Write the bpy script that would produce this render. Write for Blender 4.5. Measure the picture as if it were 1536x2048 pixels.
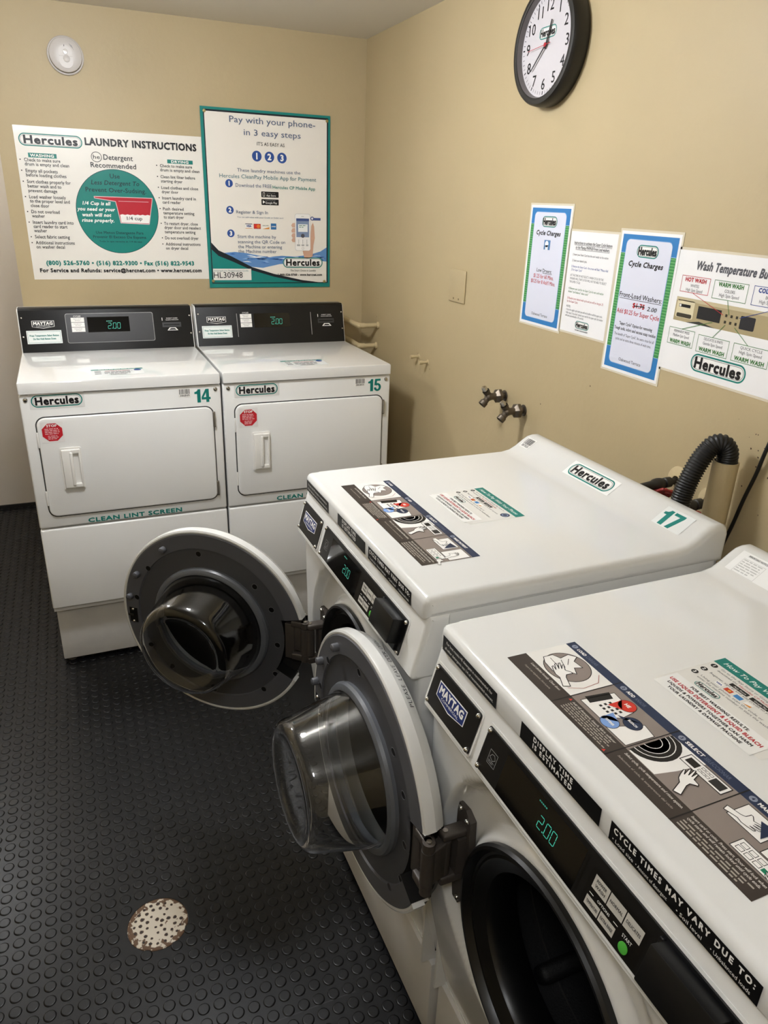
import bpy, bmesh, math, random
from mathutils import Vector, Matrix
from mathutils.geometry import tessellate_polygon
random.seed(7)
PI = math.pi
S = bpy.context.scene
COL = S.collection
for o in list(bpy.data.objects):
    bpy.data.objects.remove(o)

# ------------------------------------------------------------------ camera
F_PX = 1459.55
CAM_LOC = Vector((-1.3355, -3.5249, 1.7565))
YAW, PITCH, ROLL = -0.4017, -0.3983, 0.0358
cy_, sy_, cp_, sp_ = math.cos(YAW), math.sin(YAW), math.cos(PITCH), math.sin(PITCH)
fw = Vector((-sy_ * cp_, cy_ * cp_, sp_))
rt = Vector((cy_, sy_, 0))
up = rt.cross(fw)
rt2 = rt * math.cos(ROLL) + up * math.sin(ROLL)
up2 = up * math.cos(ROLL) - rt * math.sin(ROLL)
cam_d = bpy.data.cameras.new('camera')
cam_d.sensor_fit = 'VERTICAL'
cam_d.sensor_height = 36.0
cam_d.lens = F_PX / 2048 * 36.0
cam_d.clip_start = 0.02
cam = bpy.data.objects.new('camera', cam_d)
COL.objects.link(cam)
mw = Matrix((rt2, up2, -fw)).transposed().to_4x4()
mw.translation = CAM_LOC
cam.matrix_world = mw
S.camera = cam

# ------------------------------------------------------------------ light + exposure
S.view_settings.view_transform = 'Standard'
S.view_settings.look = 'None'
S.view_settings.gamma = 1.0
S.view_settings.use_curve_mapping = False
S.view_settings.exposure = 0.92
world = bpy.data.worlds.new('world')
S.world = world
world.use_nodes = True
world.node_tree.nodes['Background'].inputs[0].default_value = (0.9, 0.93, 1, 1)
world.node_tree.nodes['Background'].inputs[1].default_value = 0.05
LAMPS = [(-1.26, -1.55, 65.0), (-1.60, -3.75, 28.0), (-2.35, 0.35, 38.0)]      # ceiling lamps: x, y, globe brightness; second and third added to brighten the room
LAMP_COL = (0.96, 0.99, 1.04)
CEIL = 2.4255

# ------------------------------------------------------------------ materials
_m = {}
def lin(h):
    h = h.lstrip('#')
    r = []
    for i in (0, 2, 4):
        c = int(h[i:i + 2], 16) / 255
        r.append(c / 12.92 if c <= 0.04045 else ((c + 0.055) / 1.055) ** 2.4)
    return (*r, 1)
def mat(name, color, rough=0.5, metal=0.0, coat=0.0, emit=0.0, bump=None, spec=0.5, mottle=None):
    if name in _m:
        return _m[name]
    m = bpy.data.materials.new(name)
    m.use_nodes = True
    nt = m.node_tree
    b = nt.nodes['Principled BSDF']
    col = lin(color) if isinstance(color, str) else (*color, 1)
    b.inputs['Base Color'].default_value = col
    b.inputs['Roughness'].default_value = rough
    b.inputs['Metallic'].default_value = metal
    b.inputs['Coat Weight'].default_value = coat
    b.inputs['Coat Roughness'].default_value = 0.05
    b.inputs['Specular IOR Level'].default_value = spec
    if emit:
        b.inputs['Emission Color'].default_value = col
        b.inputs['Emission Strength'].default_value = emit
    tc = None
    if bump or mottle:
        tc = nt.nodes.new('ShaderNodeTexCoord')
    if mottle:
        sc, amt = mottle
        n = nt.nodes.new('ShaderNodeTexNoise')
        n.inputs['Scale'].default_value = sc
        n.inputs['Detail'].default_value = 4
        nt.links.new(tc.outputs['Object'], n.inputs['Vector'])
        hs = nt.nodes.new('ShaderNodeHueSaturation')
        hs.inputs['Color'].default_value = col
        mr = nt.nodes.new('ShaderNodeMapRange')
        mr.inputs['From Min'].default_value = 0.3
        mr.inputs['From Max'].default_value = 0.7
        mr.inputs['To Min'].default_value = 1 - amt
        mr.inputs['To Max'].default_value = 1 + amt
        nt.links.new(n.outputs['Fac'], mr.inputs['Value'])
        nt.links.new(mr.outputs['Result'], hs.inputs['Value'])
        nt.links.new(hs.outputs['Color'], b.inputs['Base Color'])
    if bump:
        sc, st = bump
        n = nt.nodes.new('ShaderNodeTexNoise')
        n.inputs['Scale'].default_value = sc
        n.inputs['Detail'].default_value = 5
        nt.links.new(tc.outputs['Object'], n.inputs['Vector'])
        bp = nt.nodes.new('ShaderNodeBump')
        bp.inputs['Strength'].default_value = st
        bp.inputs['Distance'].default_value = 0.01
        nt.links.new(n.outputs['Fac'], bp.inputs['Height'])
        nt.links.new(bp.outputs['Normal'], b.inputs['Normal'])
    _m[name] = m
    return m

WALL = mat('beige_wall_paint', '#b6a581', 0.5, bump=(34, 0.10), mottle=(3, 0.02), spec=0.35)
ALCOVE = mat('grey_painted_wall', '#c3bcb2', 0.55, bump=(30, 0.08))
CEILM = mat('ceiling_paint', '#dcd6ca', 0.8)
RUBBER = mat('black_rubber', '#08080a', 0.34, mottle=(9, 0.12), spec=0.32)
BLACKB = mat('black_cove_base', '#121110', 0.5)
ENAMEL = mat('white_enamel', '#dfdfdc', 0.13, coat=0.4)
ENAMELT = mat('glossy_white_top', '#e3e3e1', 0.09, coat=1.0)
ENAMELG = mat('dryer_white_enamel', '#efefed', 0.26, coat=0.2, bump=(260, 0.012))
PEDM = mat('white_powder_coat', '#cfcdc9', 0.45, mottle=(20, 0.03))
WPLAS = mat('white_plastic', '#ebe9e4', 0.3)
GAPM = mat('dark_seam', '#3a3a3a', 0.7)
PANELB = mat('black_panel', '#0e0e0f', 0.4, spec=0.35)
PANELG = mat('dark_grey_panel', '#2c2c2e', 0.4)
LCDM = mat('black_display_glass', '#060607', 0.06)
LED = mat('green_display_digit', (0.06, 0.50, 0.36), 0.5, emit=0.16)
LEDDIM = mat('dim_green_display_segment', (0.04, 0.30, 0.22), 0.5, emit=0.15)
DOORG = mat('charcoal_door_plastic', '#54555a', 0.42)
DOORD = mat('dark_charcoal_door_plastic', '#424347', 0.45)
FLANGE = mat('grey_bowl_flange', '#5d6065', 0.3)
HINGE = mat('taupe_cast_hinge', '#4b4540', 0.45, metal=0.3)
GASKET = mat('black_gasket_rubber', '#0c0c0d', 0.35)
DRUMM = mat('dark_drum', '#131314', 0.6, metal=0.4, bump=(300, 0.15))
CHROME = mat('polished_screw', '#c9c6c0', 0.18, metal=1.0)
STEEL = mat('worn_steel', '#8c857a', 0.4, metal=0.8)
BRASSY = mat('aged_brass', '#6a6156', 0.42, metal=0.75, mottle=(60, 0.25))
HOSEM = mat('black_hose_plastic', '#0c0c0e', 0.45)
CLOCKB = mat('black_clock_plastic', '#191714', 0.42)
DARKWIN = mat('smoked_door_window', '#0a0a0c', 0.3, spec=0.2)
PAPER = mat('white_sign_sheet', '#ece8e0', 0.32, coat=0.15)

_glass = bpy.data.materials.new('clear_bowl_glass')
_glass.use_nodes = True
_b = _glass.node_tree.nodes['Principled BSDF']
_b.inputs['Base Color'].default_value = (0.97, 0.975, 0.98, 1)
_b.inputs['Roughness'].default_value = 0.01
_b.inputs['IOR'].default_value = 1.46
_b.inputs['Transmission Weight'].default_value = 1.0
GLASS = _glass

INK = dict(K='#161618', W='#f4f2ee', T='#0b7c72', D='#0d2f35', S='#4d5f7d', G='#4d7d85', N='#23408c',
           R='#b3202b', B='#2b4f96', O='#d98b35', L='#dfe3ef', g='#3f7a3c', Y='#d7b24a', M='#8a8a8a')
def ink(k):
    h = INK.get(k, k)
    return mat('ink_' + h.strip('#'), h, 0.4, spec=0.35)

# ------------------------------------------------------------------ mesh builder
def link(o, parent=None):
    COL.objects.link(o)
    if parent is not None:
        o.parent = parent
    return o

class MB:
    def __init__(s):
        s.v, s.f, s.m, s.mats = [], [], [], []
    def mi(s, m):
        if m not in s.mats:
            s.mats.append(m)
        return s.mats.index(m)
    def add(s, vs, fs, m, M=None):
        k = len(s.v)
        if M is not None:
            vs = [M @ Vector(p) for p in vs]
        s.v += [tuple(p) for p in vs]
        i = s.mi(m)
        for f in fs:
            s.f.append([q + k for q in f])
            s.m.append(i)
        return s
    def box(s, x0, x1, y0, y1, z0, z1, m, M=None, r=0.0, seg=3):
        if r <= 0:
            vs = [(x, y, z) for z in (z0, z1) for y in (y0, y1) for x in (x0, x1)]
            fs = [(0, 2, 3, 1), (4, 5, 7, 6), (0, 1, 5, 4), (2, 6, 7, 3), (0, 4, 6, 2), (1, 3, 7, 5)]
            return s.add(vs, fs, m, M)
        bm = bmesh.new()
        bmesh.ops.create_cube(bm, size=1)
        for v in bm.verts:
            v.co = Vector(((x0 + x1) / 2 + v.co.x * (x1 - x0), (y0 + y1) / 2 + v.co.y * (y1 - y0), (z0 + z1) / 2 + v.co.z * (z1 - z0)))
        bmesh.ops.bevel(bm, geom=bm.edges[:], offset=r, segments=seg, profile=0.5, affect='EDGES')
        return s.bm(bm, m, M)
    def bm(s, bm, m, M=None):
        bm.verts.index_update()
        vs = [v.co.copy() for v in bm.verts]
        fs = [[v.index for v in f.verts] for f in bm.faces]
        bm.free()
        return s.add(vs, fs, m, M)
    def lathe(s, prof, m, M=None, seg=48, a0=0.0, a1=2 * PI):
        """prof: (r, z) pairs turned around Z"""
        full = abs(a1 - a0 - 2 * PI) < 1e-6
        n = seg if full else seg + 1
        vs, fs = [], []
        for (r, z) in prof:
            for i in range(n):
                t = a0 + (a1 - a0) * i / seg
                vs.append((r * math.cos(t), r * math.sin(t), z))
        for j in range(len(prof) - 1):
            for i in range(seg):
                i2 = (i + 1) % n
                fs.append((j * n + i, j * n + i2, (j + 1) * n + i2, (j + 1) * n + i))
        return s.add(vs, fs, m, M)
    def tube(s, pts, r, m, M=None, seg=16, cap=True):
        pts = [Vector(p) for p in pts]
        rs = r if isinstance(r, (list, tuple)) else [r] * len(pts)
        vs, fs = [], []
        nrm = None
        for i, p in enumerate(pts):
            t = (pts[min(i + 1, len(pts) - 1)] - pts[max(i - 1, 0)]).normalized()
            if nrm is None:
                nrm = t.orthogonal().normalized()
            nrm = (nrm - t * nrm.dot(t)).normalized()
            bn = t.cross(nrm)
            for k in range(seg):
                a = 2 * PI * k / seg
                vs.append(p + (nrm * math.cos(a) + bn * math.sin(a)) * rs[i])
        for i in range(len(pts) - 1):
            for k in range(seg):
                k2 = (k + 1) % seg
                fs.append((i * seg + k, i * seg + k2, (i + 1) * seg + k2, (i + 1) * seg + k))
        if cap:
            fs.append(tuple(range(seg))[::-1])
            fs.append(tuple((len(pts) - 1) * seg + k for k in range(seg)))
        return s.add(vs, fs, m, M)
    def prism(s, poly, z0, z1, m, M=None):
        n = len(poly)
        tris = tessellate_polygon([[Vector((p[0], p[1], 0)) for p in poly]])
        vs = [(p[0], p[1], z0) for p in poly] + [(p[0], p[1], z1) for p in poly]
        fs = [tuple(t) for t in tris] + [tuple(q + n for q in t) for t in tris]
        fs += [(i, (i + 1) % n, n + (i + 1) % n, n + i) for i in range(n)]
        return s.add(vs, fs, m, M)
    def extr(s, prof, length, r, m, M=None, n=6):
        """closed profile (a, z) swept along +y from 0 to length with rounded ends"""
        N = len(prof)
        nr = []
        area = sum(prof[i][0] * prof[(i + 1) % N][1] - prof[(i + 1) % N][0] * prof[i][1] for i in range(N))
        sg = 1 if area > 0 else -1
        for i in range(N):
            p0, p1, p2 = Vector(prof[i - 1]), Vector(prof[i]), Vector(prof[(i + 1) % N])
            d1, d2 = (p1 - p0).normalized(), (p2 - p1).normalized()
            n1, n2 = Vector((d1.y, -d1.x)) * sg, Vector((d2.y, -d2.x)) * sg
            b = n1 + n2
            nr.append(b / max(0.35, b.dot(n1)) if b.length > 1e-6 else n1)
        st = []
        for i in range(n + 1):
            a = PI / 2 * i / n
            st.append((r - r * math.cos(a), r - r * math.sin(a)))
        st = [(y, ins) for (y, ins) in st]
        stations = [(st[i][0], st[i][1]) for i in range(n + 1)] + [(length - st[i][0], st[i][1]) for i in range(n, -1, -1)]
        vs, fs = [], []
        for y, ins in stations:
            for i in range(N):
                q = Vector(prof[i]) - nr[i] * ins
                vs.append((q.x, y, q.y))
        for j in range(len(stations) - 1):
            for i in range(N):
                i2 = (i + 1) % N
                fs.append((j * N + i, j * N + i2, (j + 1) * N + i2, (j + 1) * N + i))
        for j in (0, len(stations) - 1):
            tr = tessellate_polygon([[Vector((vs[j * N + i][0], vs[j * N + i][2], 0)) for i in range(N)]])
            fs += [tuple(j * N + q for q in t) for t in tr]
        return s.add(vs, fs, m, M)
    def build(s, name, parent=None, angle=32, recalc=True):
        me = bpy.data.meshes.new(name)
        me.from_pydata(s.v, [], s.f)
        for m in s.mats:
            me.materials.append(m)
        me.polygons.foreach_set('material_index', s.m)
        if recalc:
            bm = bmesh.new()
            bm.from_mesh(me)
            bmesh.ops.recalc_face_normals(bm, faces=bm.faces[:])
            bm.to_mesh(me)
            bm.free()
        me.polygons.foreach_set('use_smooth', [True] * len(me.polygons))
        me.set_sharp_from_angle(angle=math.radians(angle))
        me.update()
        return link(bpy.data.objects.new(name, me), parent)

def axisM(origin, z, x=None):
    """matrix whose local Z is the direction z"""
    z = Vector(z).normalized()
    x = Vector(x) if x is not None else z.orthogonal()
    x = (x - z * x.dot(z)).normalized()
    y = z.cross(x)
    M = Matrix((x, y, z)).transposed().to_4x4()
    M.translation = Vector(origin)
    return M

def rrect(x0, y0, x1, y1, r, n=5):
    P = []
    for cx, cy, a in ((x1 - r, y1 - r, 0), (x0 + r, y1 - r, PI / 2), (x0 + r, y0 + r, PI), (x1 - r, y0 + r, 1.5 * PI)):
        for i in range(n + 1):
            t = a + PI / 2 * i / n
            P.append((cx + r * math.cos(t), cy + r * math.sin(t)))
    return P
def circ(cx, cy, r, n=28, ry=None):
    ry = r if ry is None else ry
    return [(cx + r * math.cos(2 * PI * i / n), cy + ry * math.sin(2 * PI * i / n)) for i in range(n)]

# ------------------------------------------------------------------ lettering
_tc = {}
def glyphs(s, bold=0.0, shear=0.0):
    key = (s, bold, shear)
    if key in _tc:
        return _tc[key]
    cu = bpy.data.curves.new('lettering', 'FONT')
    cu.body = s
    cu.size = 1.0
    cu.shear = shear
    cu.resolution_u = 2
    cu.space_character = 1.38 if shear < 0 else 0.80 if bold > 0.1 else 1.0 + bold * 1.6
    cu.shear = max(0.0, shear)
    ob = bpy.data.objects.new('lettering', cu)
    me = bpy.data.meshes.new_from_object(ob)
    vs = [(v.co.x, v.co.y) for v in me.vertices]
    fs = [tuple(p.vertices) for p in me.polygons]
    bpy.data.objects.remove(ob)
    bpy.data.meshes.remove(me)
    bpy.data.curves.remove(cu)
    x0 = min((v[0] for v in vs), default=0)
    x1 = max((v[0] for v in vs), default=1)
    _tc[key] = (vs, fs, x0, x1)
    return _tc[key]
CAP = max(v[1] for v in glyphs('H')[0])
BOLD = {'r': 0.0, 'm': 0.016, 'i': 0.018, 'b': 0.058, 'bi': 0.050, 'x': 0.060, 'n': 0.105, 's': 0.050}      # stroke growth, share of cap height

class Canvas:
    """flat printed artwork lying on a plane: x to the right, y up, layers a hair apart"""
    def __init__(s, mb, o, ex, ey, dz=0.00022):
        s.mb, s.o, s.ex, s.ey, s.dz = mb, Vector(o), Vector(ex), Vector(ey), dz
        s.n = s.ex.cross(s.ey).normalized()
    def put(s, pts, faces, m, l):
        vs = [s.o + s.ex * p[0] + s.ey * p[1] + s.n * (s.dz * l) for p in pts]
        s.mb.add(vs, faces, m if not isinstance(m, str) else ink(m))
    def poly(s, pts, m, l=1):
        tr = tessellate_polygon([[Vector((p[0], p[1], 0)) for p in pts]])
        fs = []
        for t in tr:
            a, b, c = [pts[i] for i in t]
            if (b[0] - a[0]) * (c[1] - a[1]) - (b[1] - a[1]) * (c[0] - a[0]) < 0:
                t = (t[0], t[2], t[1])
            fs.append(tuple(t))
        s.put(pts, fs, m, l)
    def rect(s, x0, y0, x1, y1, m, l=1, r=0.0):
        x0, x1, y0, y1 = min(x0, x1), max(x0, x1), min(y0, y1), max(y0, y1)
        if r:
            s.poly(rrect(x0, y0, x1, y1, r), m, l)
        else:
            s.put([(x0, y0), (x1, y0), (x1, y1), (x0, y1)], [(0, 1, 2, 3)], m, l)
    def frame(s, x0, y0, x1, y1, t, m, l=1):
        s.rect(x0, y0, x1, y0 + t, m, l)
        s.rect(x0, y1 - t, x1, y1, m, l)
        s.rect(x0, y0, x0 + t, y1, m, l)
        s.rect(x1 - t, y0, x1, y1, m, l)
    def circle(s, cx, cy, r, m, l=1, n=32, ry=None):
        s.poly(circ(cx, cy, r, n, ry), m, l)
    def loop(s, pts, t, m, l=1, closed=True):
        n = len(pts)
        for i in range(n if closed else n - 1):
            s.line(pts[i], pts[(i + 1) % n], t, m, l)
    def line(s, a, b, t, m, l=1):
        d = Vector((b[0] - a[0], b[1] - a[1]))
        if d.length < 1e-9:
            return
        p = Vector((-d.y, d.x)).normalized() * t / 2
        e = d.normalized() * t * 0.25
        s.put([(a[0] - p.x - e.x, a[1] - p.y - e.y), (b[0] - p.x + e.x, b[1] - p.y + e.y), (b[0] + p.x + e.x, b[1] + p.y + e.y), (a[0] + p.x - e.x, a[1] + p.y - e.y)], [(0, 1, 2, 3)], m, l)
    def text(s, t, x, y, w, h, m='K', st='m', l=4, align='l', rot=0.0):
        g = BOLD[st]
        vs, fs, a, b = glyphs(t, g, 0.22 if 'i' in st else -1.0 if st == 's' else 0.0)
        ky = h * (1 - 2 * g) / CAP
        kx = (w - 2 * g * h) / (b - a) if w else ky
        y += g * h
        W = kx * (b - a)
        ox = x - (0 if align == 'l' else W / 2 if align == 'c' else W)
        c, d = math.cos(rot), math.sin(rot)
        pts = []
        for v in vs:
            px, py = (v[0] - a) * kx, v[1] * ky
            pts.append((ox + px * c - py * d, y + px * d + py * c))
        if g == 0:
            return s.put(pts, fs, m, l)
        K = 8 if g > 0.03 else 4
        for i in range(K):
            dx, dy = g * h * math.cos(2 * PI * i / K + 0.4), g * h * math.sin(2 * PI * i / K + 0.4)
            s.put([(p[0] + dx, p[1] + dy) for p in pts], fs, m, l + i * 0.1)
    def micro(s, x, y, w, h, n, m, l=3, rag=0.12):
        """rows of print too small to read"""
        p = h / n
        for i in range(n):
            yy = y - i * p
            xx, end = x, x + w * (1 - random.random() * rag * (3 if i == n - 1 else 1))
            while xx < end:
                ww = min(end - xx, p * random.uniform(0.9, 2.8))
                s.rect(xx, yy - p * 0.45, xx + ww, yy, m, l)
                xx += ww + p * 0.4
    def logo(s, x0, y0, x1, y1, l=2, white=True, teal='T'):
        h = y1 - y0
        r = h / 2 * 0.98
        s.poly(rrect(x0, y0, x1, y1, r, 8), teal, l)
        k = h * 0.09
        s.poly(rrect(x0 + k, y0 + k, x1 - k, y1 - k, r - k, 8), 'W', l + 1)
        k2 = h * 0.15
        s.loop(rrect(x0 + k2, y0 + k2, x1 - k2, y1 - k2, r - k2, 6), h * 0.025, '#3a4a4a', l + 2)
        s.text('Hercules', (x0 + x1) / 2, y0 + h * 0.185, (x1 - x0) * 0.85, h * 0.66, 'K', 'x', l + 3, 'c')

def numerals(cv, txt, x, y, h, m, l, w=None):
    """heavy condensed machine numbers"""
    arc5 = [(0.27 + 0.27 * math.cos(a), 0.32 + 0.33 * math.sin(a)) for a in [math.radians(140 - 315 * i / 24) for i in range(25)]] + \
           [(0.27 + 0.10 * math.cos(a), 0.32 + 0.17 * math.sin(a)) for a in [math.radians(-175 + 315 * i / 24) for i in range(25)]]
    D = {'1': (0.46, [[(.18, 0), (.40, 0), (.40, 1), (.24, 1), (.20, .90), (.14, .84), (.02, .80), (.02, .66), (.18, .66)]]),
         '4': (0.58, [[(.29, 0), (.48, 0), (.48, 1), (.29, 1)], [(0, .21), (.57, .21), (.57, .38), (0, .38)], [(0, .21), (.13, .38), (.30, .76), (.30, 1), (.27, 1), (0, .40)]]),
         '5': (0.58, [[(.06, .83), (.50, .83), (.50, 1), (.08, 1)], [(.03, .47), (.20, .50), (.24, .90), (.08, 1)], arc5]),
         '7': (0.56, [[(.02, 1), (.54, 1), (.54, .86), (.31, 0), (.10, 0), (.33, .82), (.02, .82)]])}
    tot = sum(D[c][0] for c in txt)
    k = (w / tot) if w else h
    for c in txt:
        for j, pl in enumerate(D[c][1]):
            cv.poly([(x + p[0] * k, y + p[1] * h) for p in pl], m, l + j * 0.2)
        x += D[c][0] * k

def digits(cv, txt, x, y, h, m, l=4, slant=0.12):
    SEG = {'0': 'abcdef', '2': 'abged'}
    w, t = h * 0.5, h * 0.062
    for ch in txt:
        if ch == '.':
            cv.rect(x - h * 0.06, y, x + h * 0.05, y + h * 0.10, m, l)
            x += h * 0.14
            continue
        P = lambda px, py: (x + px * w + py * h * slant, y + py * h)
        E = dict(a=((0.1, 1), (0.9, 1)), b=((1, .95), (1, .55)), c=((1, .45), (1, .05)), d=((.1, 0), (.9, 0)), e=((0, .45), (0, .05)), f=((0, .95), (0, .55)), g=((.1, .5), (.9, .5)))
        for q in SEG[ch]:
            cv.line(P(*E[q][0]), P(*E[q][1]), t, m, l)
        x += h * 0.72

# ------------------------------------------------------------------ naming
def thing(name, label, cat, loc=(0, 0, 0), rz=0.0, group=None):
    o = bpy.data.objects.new(name, None)
    o.empty_display_size = 0.1
    link(o)
    o.location = loc
    o.rotation_euler = (0, 0, rz)
    return tag(o, label, cat, group)
def tag(o, label, cat, group=None):
    o['label'], o['category'] = label, cat
    if group:
        o['group'] = group
    return o
def struct(mb, name, label=None):
    o = mb.build(name)
    o['kind'] = 'structure'
    o['label'] = label or name.replace('_', ' ')
    o['category'] = name.split('_')[0]
    return o

# ================================================================== ROOM
XW, XE, Y0, YF = -3.0, 0.0, 0.0, -4.9           # left, right, back and front of the room
YA = 1.067                                       # far side of the alcove left of the dryers
WEDGE = -1.531                                   # end of the beige back wall
mb = MB()
mb.box(WEDGE, 0.12, 0.0, 0.12, -0.05, CEIL + 0.05, WALL)
struct(mb, 'wall_back', 'beige painted back wall behind the dryers')
mb = MB()
mb.box(0.0, 0.12, YF - 0.1, 0.12, -0.05, CEIL + 0.05, WALL)
# rust coloured specks where the pipes enter
cv = Canvas(mb, (0, 0, 0), (0, -1, 0), (0, 0, 1))
for i in range(26):
    px, pz, r = random.gauss(2.45, 0.035), random.gauss(1.27, 0.045), random.uniform(0.0008, 0.0026)
    cv.poly([(px + r * random.uniform(.5, 1.2) * math.cos(a), pz + r * random.uniform(.5, 1.4) * math.sin(a)) for a in [k * PI / 4 for k in range(8)]], '#3a2418', 1)
for px, pz in ((1.62, 1.19), (1.85, 1.30), (1.49, 1.77), (0.69, 1.178), (0.81, 1.135), (0.205, 1.262)):
    cv.circle(px, pz, 0.0022, '#4a3826', 1, 8)
struct(mb, 'wall_right', 'beige painted right wall with notices and pipes')
mb = MB()
mb.box(XW - 0.1, WEDGE + 0.05, YA, YA + 0.1, -0.05, CEIL + 0.05, ALCOVE)
struct(mb, 'wall_far', 'grey wall seen left of the dryers')
mb = MB()
mb.box(XW - 0.1, WEDGE, YA - 0.012, YA, 0.0, 0.022, BLACKB)
struct(mb, 'baseboard_far', 'black base strip of the grey wall')
mb = MB()
mb.box(WEDGE, WEDGE + 0.1, 0.12, YA, -0.05, CEIL + 0.05, WALL)
struct(mb, 'wall_alcove', 'beige return wall of the alcove')
mb = MB()
mb.box(XW - 0.1, XW, YF - 0.1, YA + 0.1, -0.05, CEIL + 0.05, WALL)
struct(mb, 'wall_left', 'beige left wall')
mb = MB()
mb.box(XW - 0.1, 0.1, YF - 0.1, YF, -0.05, CEIL + 0.05, WALL)
struct(mb, 'wall_front', 'beige wall behind the viewer')
mb = MB()
mb.box(XW - 0.1, 0.12, YF - 0.1, YA + 0.1, CEIL, CEIL + 0.05, CEILM)
struct(mb, 'ceiling', 'plain off white ceiling')

# floor: black rubber with raised round studs, all one moulded mat
DRX, DRY, DRR = -1.3222, -2.0775, 0.0775
def make_floor():
    mb = MB()
    n = 40
    x0, x1, y0, y1 = XW - 0.1, 0.12, YF - 0.1, YA + 0.1
    # sheet with a round cut-out for the drain
    ring = [(DRX + DRR * math.cos(2 * PI * i / n), DRY + DRR * math.sin(2 * PI * i / n)) for i in range(n)]
    sq = []
    for i in range(n):
        c, s_ = math.cos(2 * PI * i / n), math.sin(2 * PI * i / n)
        k = 0.2 / max(abs(c), abs(s_))
        sq.append((DRX + k * c, DRY + k * s_))
    vs = [(p[0], p[1], 0) for p in ring] + [(p[0], p[1], 0) for p in sq]
    fs = [(i, (i + 1) % n, n + (i + 1) % n, n + i) for i in range(n)]
    mb.add(vs, fs, RUBBER)
    a, b, c, d = DRX - 0.2, DRX + 0.2, DRY - 0.2, DRY + 0.2
    for (u0, u1, v0, v1) in ((x0, a, y0, y1), (b, x1, y0, y1), (a, b, y0, c), (a, b, d, y1)):
        mb.add([(u0, v0, 0), (u1, v0, 0), (u1, v1, 0), (u0, v1, 0)], [(0, 1, 2, 3)], RUBBER)
    # lip of the cut
    mb.add([(p[0], p[1], 0) for p in ring] + [(p[0], p[1], -0.006) for p in ring], [(i, (i + 1) % n, n + (i + 1) % n, n + i) for i in range(n)], RUBBER)
    for sy in (-1.7925, -1.155, -2.43, -3.07):
        mb.add([(x0, sy - 0.0012, 0.0003), (-0.9, sy - 0.0012, 0.0003), (-0.9, sy + 0.0012, 0.0003), (x0, sy + 0.0012, 0.0003)], [(0, 1, 2, 3)], mat('mat_joint', '#232326', 0.5))
    P, R, H, q = 0.0370, 0.0142, 0.0017, 20
    cs = [(math.cos(2 * PI * i / q), math.sin(2 * PI * i / q)) for i in range(q)]
    prof = [(R + 0.0003, 0.0), (R - 0.0001, 0.0008), (R - 0.0008, 0.0015), (R - 0.0018, 0.0019), (R - 0.0030, 0.0021)]
    i0, i1 = int((XW + 1.3587) / P), int(1.36 / P)
    j0, j1 = int((YF + 1.9357) / P), int((YA + 1.93) / P)
    for i in range(i0, i1 + 1):
        for j in range(j0, j1 + 1):
            x, y = -1.3587 + P * i, -1.9357 + P * j
            if x > -0.75 or (x > -1.45 and y > -0.55) or math.hypot(x - DRX, y - DRY) < DRR + R * 0.6:
                continue
            if y > 0.0 and x > WEDGE - 0.02:
                continue
            vs = [(x + r * c, y + r * s_, z) for (r, z) in prof for (c, s_) in cs]
            fs = [(k * q + a_, k * q + (a_ + 1) % q, (k + 1) * q + (a_ + 1) % q, (k + 1) * q + a_) for k in range(4) for a_ in range(q)]
            vs += vs[4 * q:5 * q]
            fs.append(tuple(5 * q + a_ for a_ in range(q)))
            mb.add(vs, fs, RUBBER)
    o = mb.build('floor', None, 75, recalc=False)
    o['kind'] = 'structure'
    o['label'] = 'black rubber floor with raised round studs'
    o['category'] = 'floor'
make_floor()

# ------------------------------------------------------------------ ceiling lamps
def ceiling_lamp(x, y, watts, label):
    t = thing('ceiling_light', label, 'light', (x, y, CEIL), group=None)
    m = MB()
    m.lathe([(0.165, 0), (0.165, -0.02), (0.155, -0.028), (0.15, -0.028)], WPLAS, seg=40)
    m.build('base_ring', t)
    m = MB()
    em = mat('lamp_globe_%d' % int(watts), LAMP_COL, 0.5, emit=watts)
    m.lathe([(0.06, -0.022)] + [(0.11 * math.sin(a), -0.115 + 0.10 * math.cos(a)) for a in [0.35 + (PI - 0.35) * i / 14 for i in range(15)]], em, seg=36)
    m.build('globe', t)
for k, (x, y, w) in enumerate(LAMPS):  # the viewer-side and alcove lamps are unseen fill, added for brightness
    ceiling_lamp(x, y, w, ['round white ceiling light in front of the dryers', 'added unseen ceiling light brightening the washers near the viewer', 'added unseen ceiling light brightening the grey alcove'][k])

# ================================================================== DRYERS
DW = 0.686
DTH = 0.0067
D_O = Vector((-1.5462, -0.8, 0))
DC, DS = math.cos(DTH), math.sin(DTH)
LIDZ, CONZ = 1.161, 1.325
def barcode(cv, x0, y0, x1, y1, num, l=1):
    cv.rect(x0 - 0.003, y0 - 0.003, x1 + 0.003, y1 + 0.003, 'W', l)
    h = y1 - y0
    x = x0
    rr = random.Random(int(num))
    while x < x1 - 0.0012:
        w = rr.choice((0.0008, 0.0012, 0.002))
        cv.rect(x, y0 + h * 0.32, min(x + w, x1), y1, 'K', l + 1)
        x += w + rr.choice((0.0008, 0.0012, 0.0018))
    cv.text(num, (x0 + x1) / 2, y0, (x1 - x0) * 0.9, h * 0.26, 'K', 'm', l + 1, 'c')

def screw(m, M, r=0.006):
    m.lathe([(r, 0), (r, 0.0012), (r * 0.85, 0.003), (r * 0.5, 0.0042), (r * 0.2, 0.0044), (r * 0.18, 0.0036), (0, 0.0036)], CHROME, M, 20)

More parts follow.
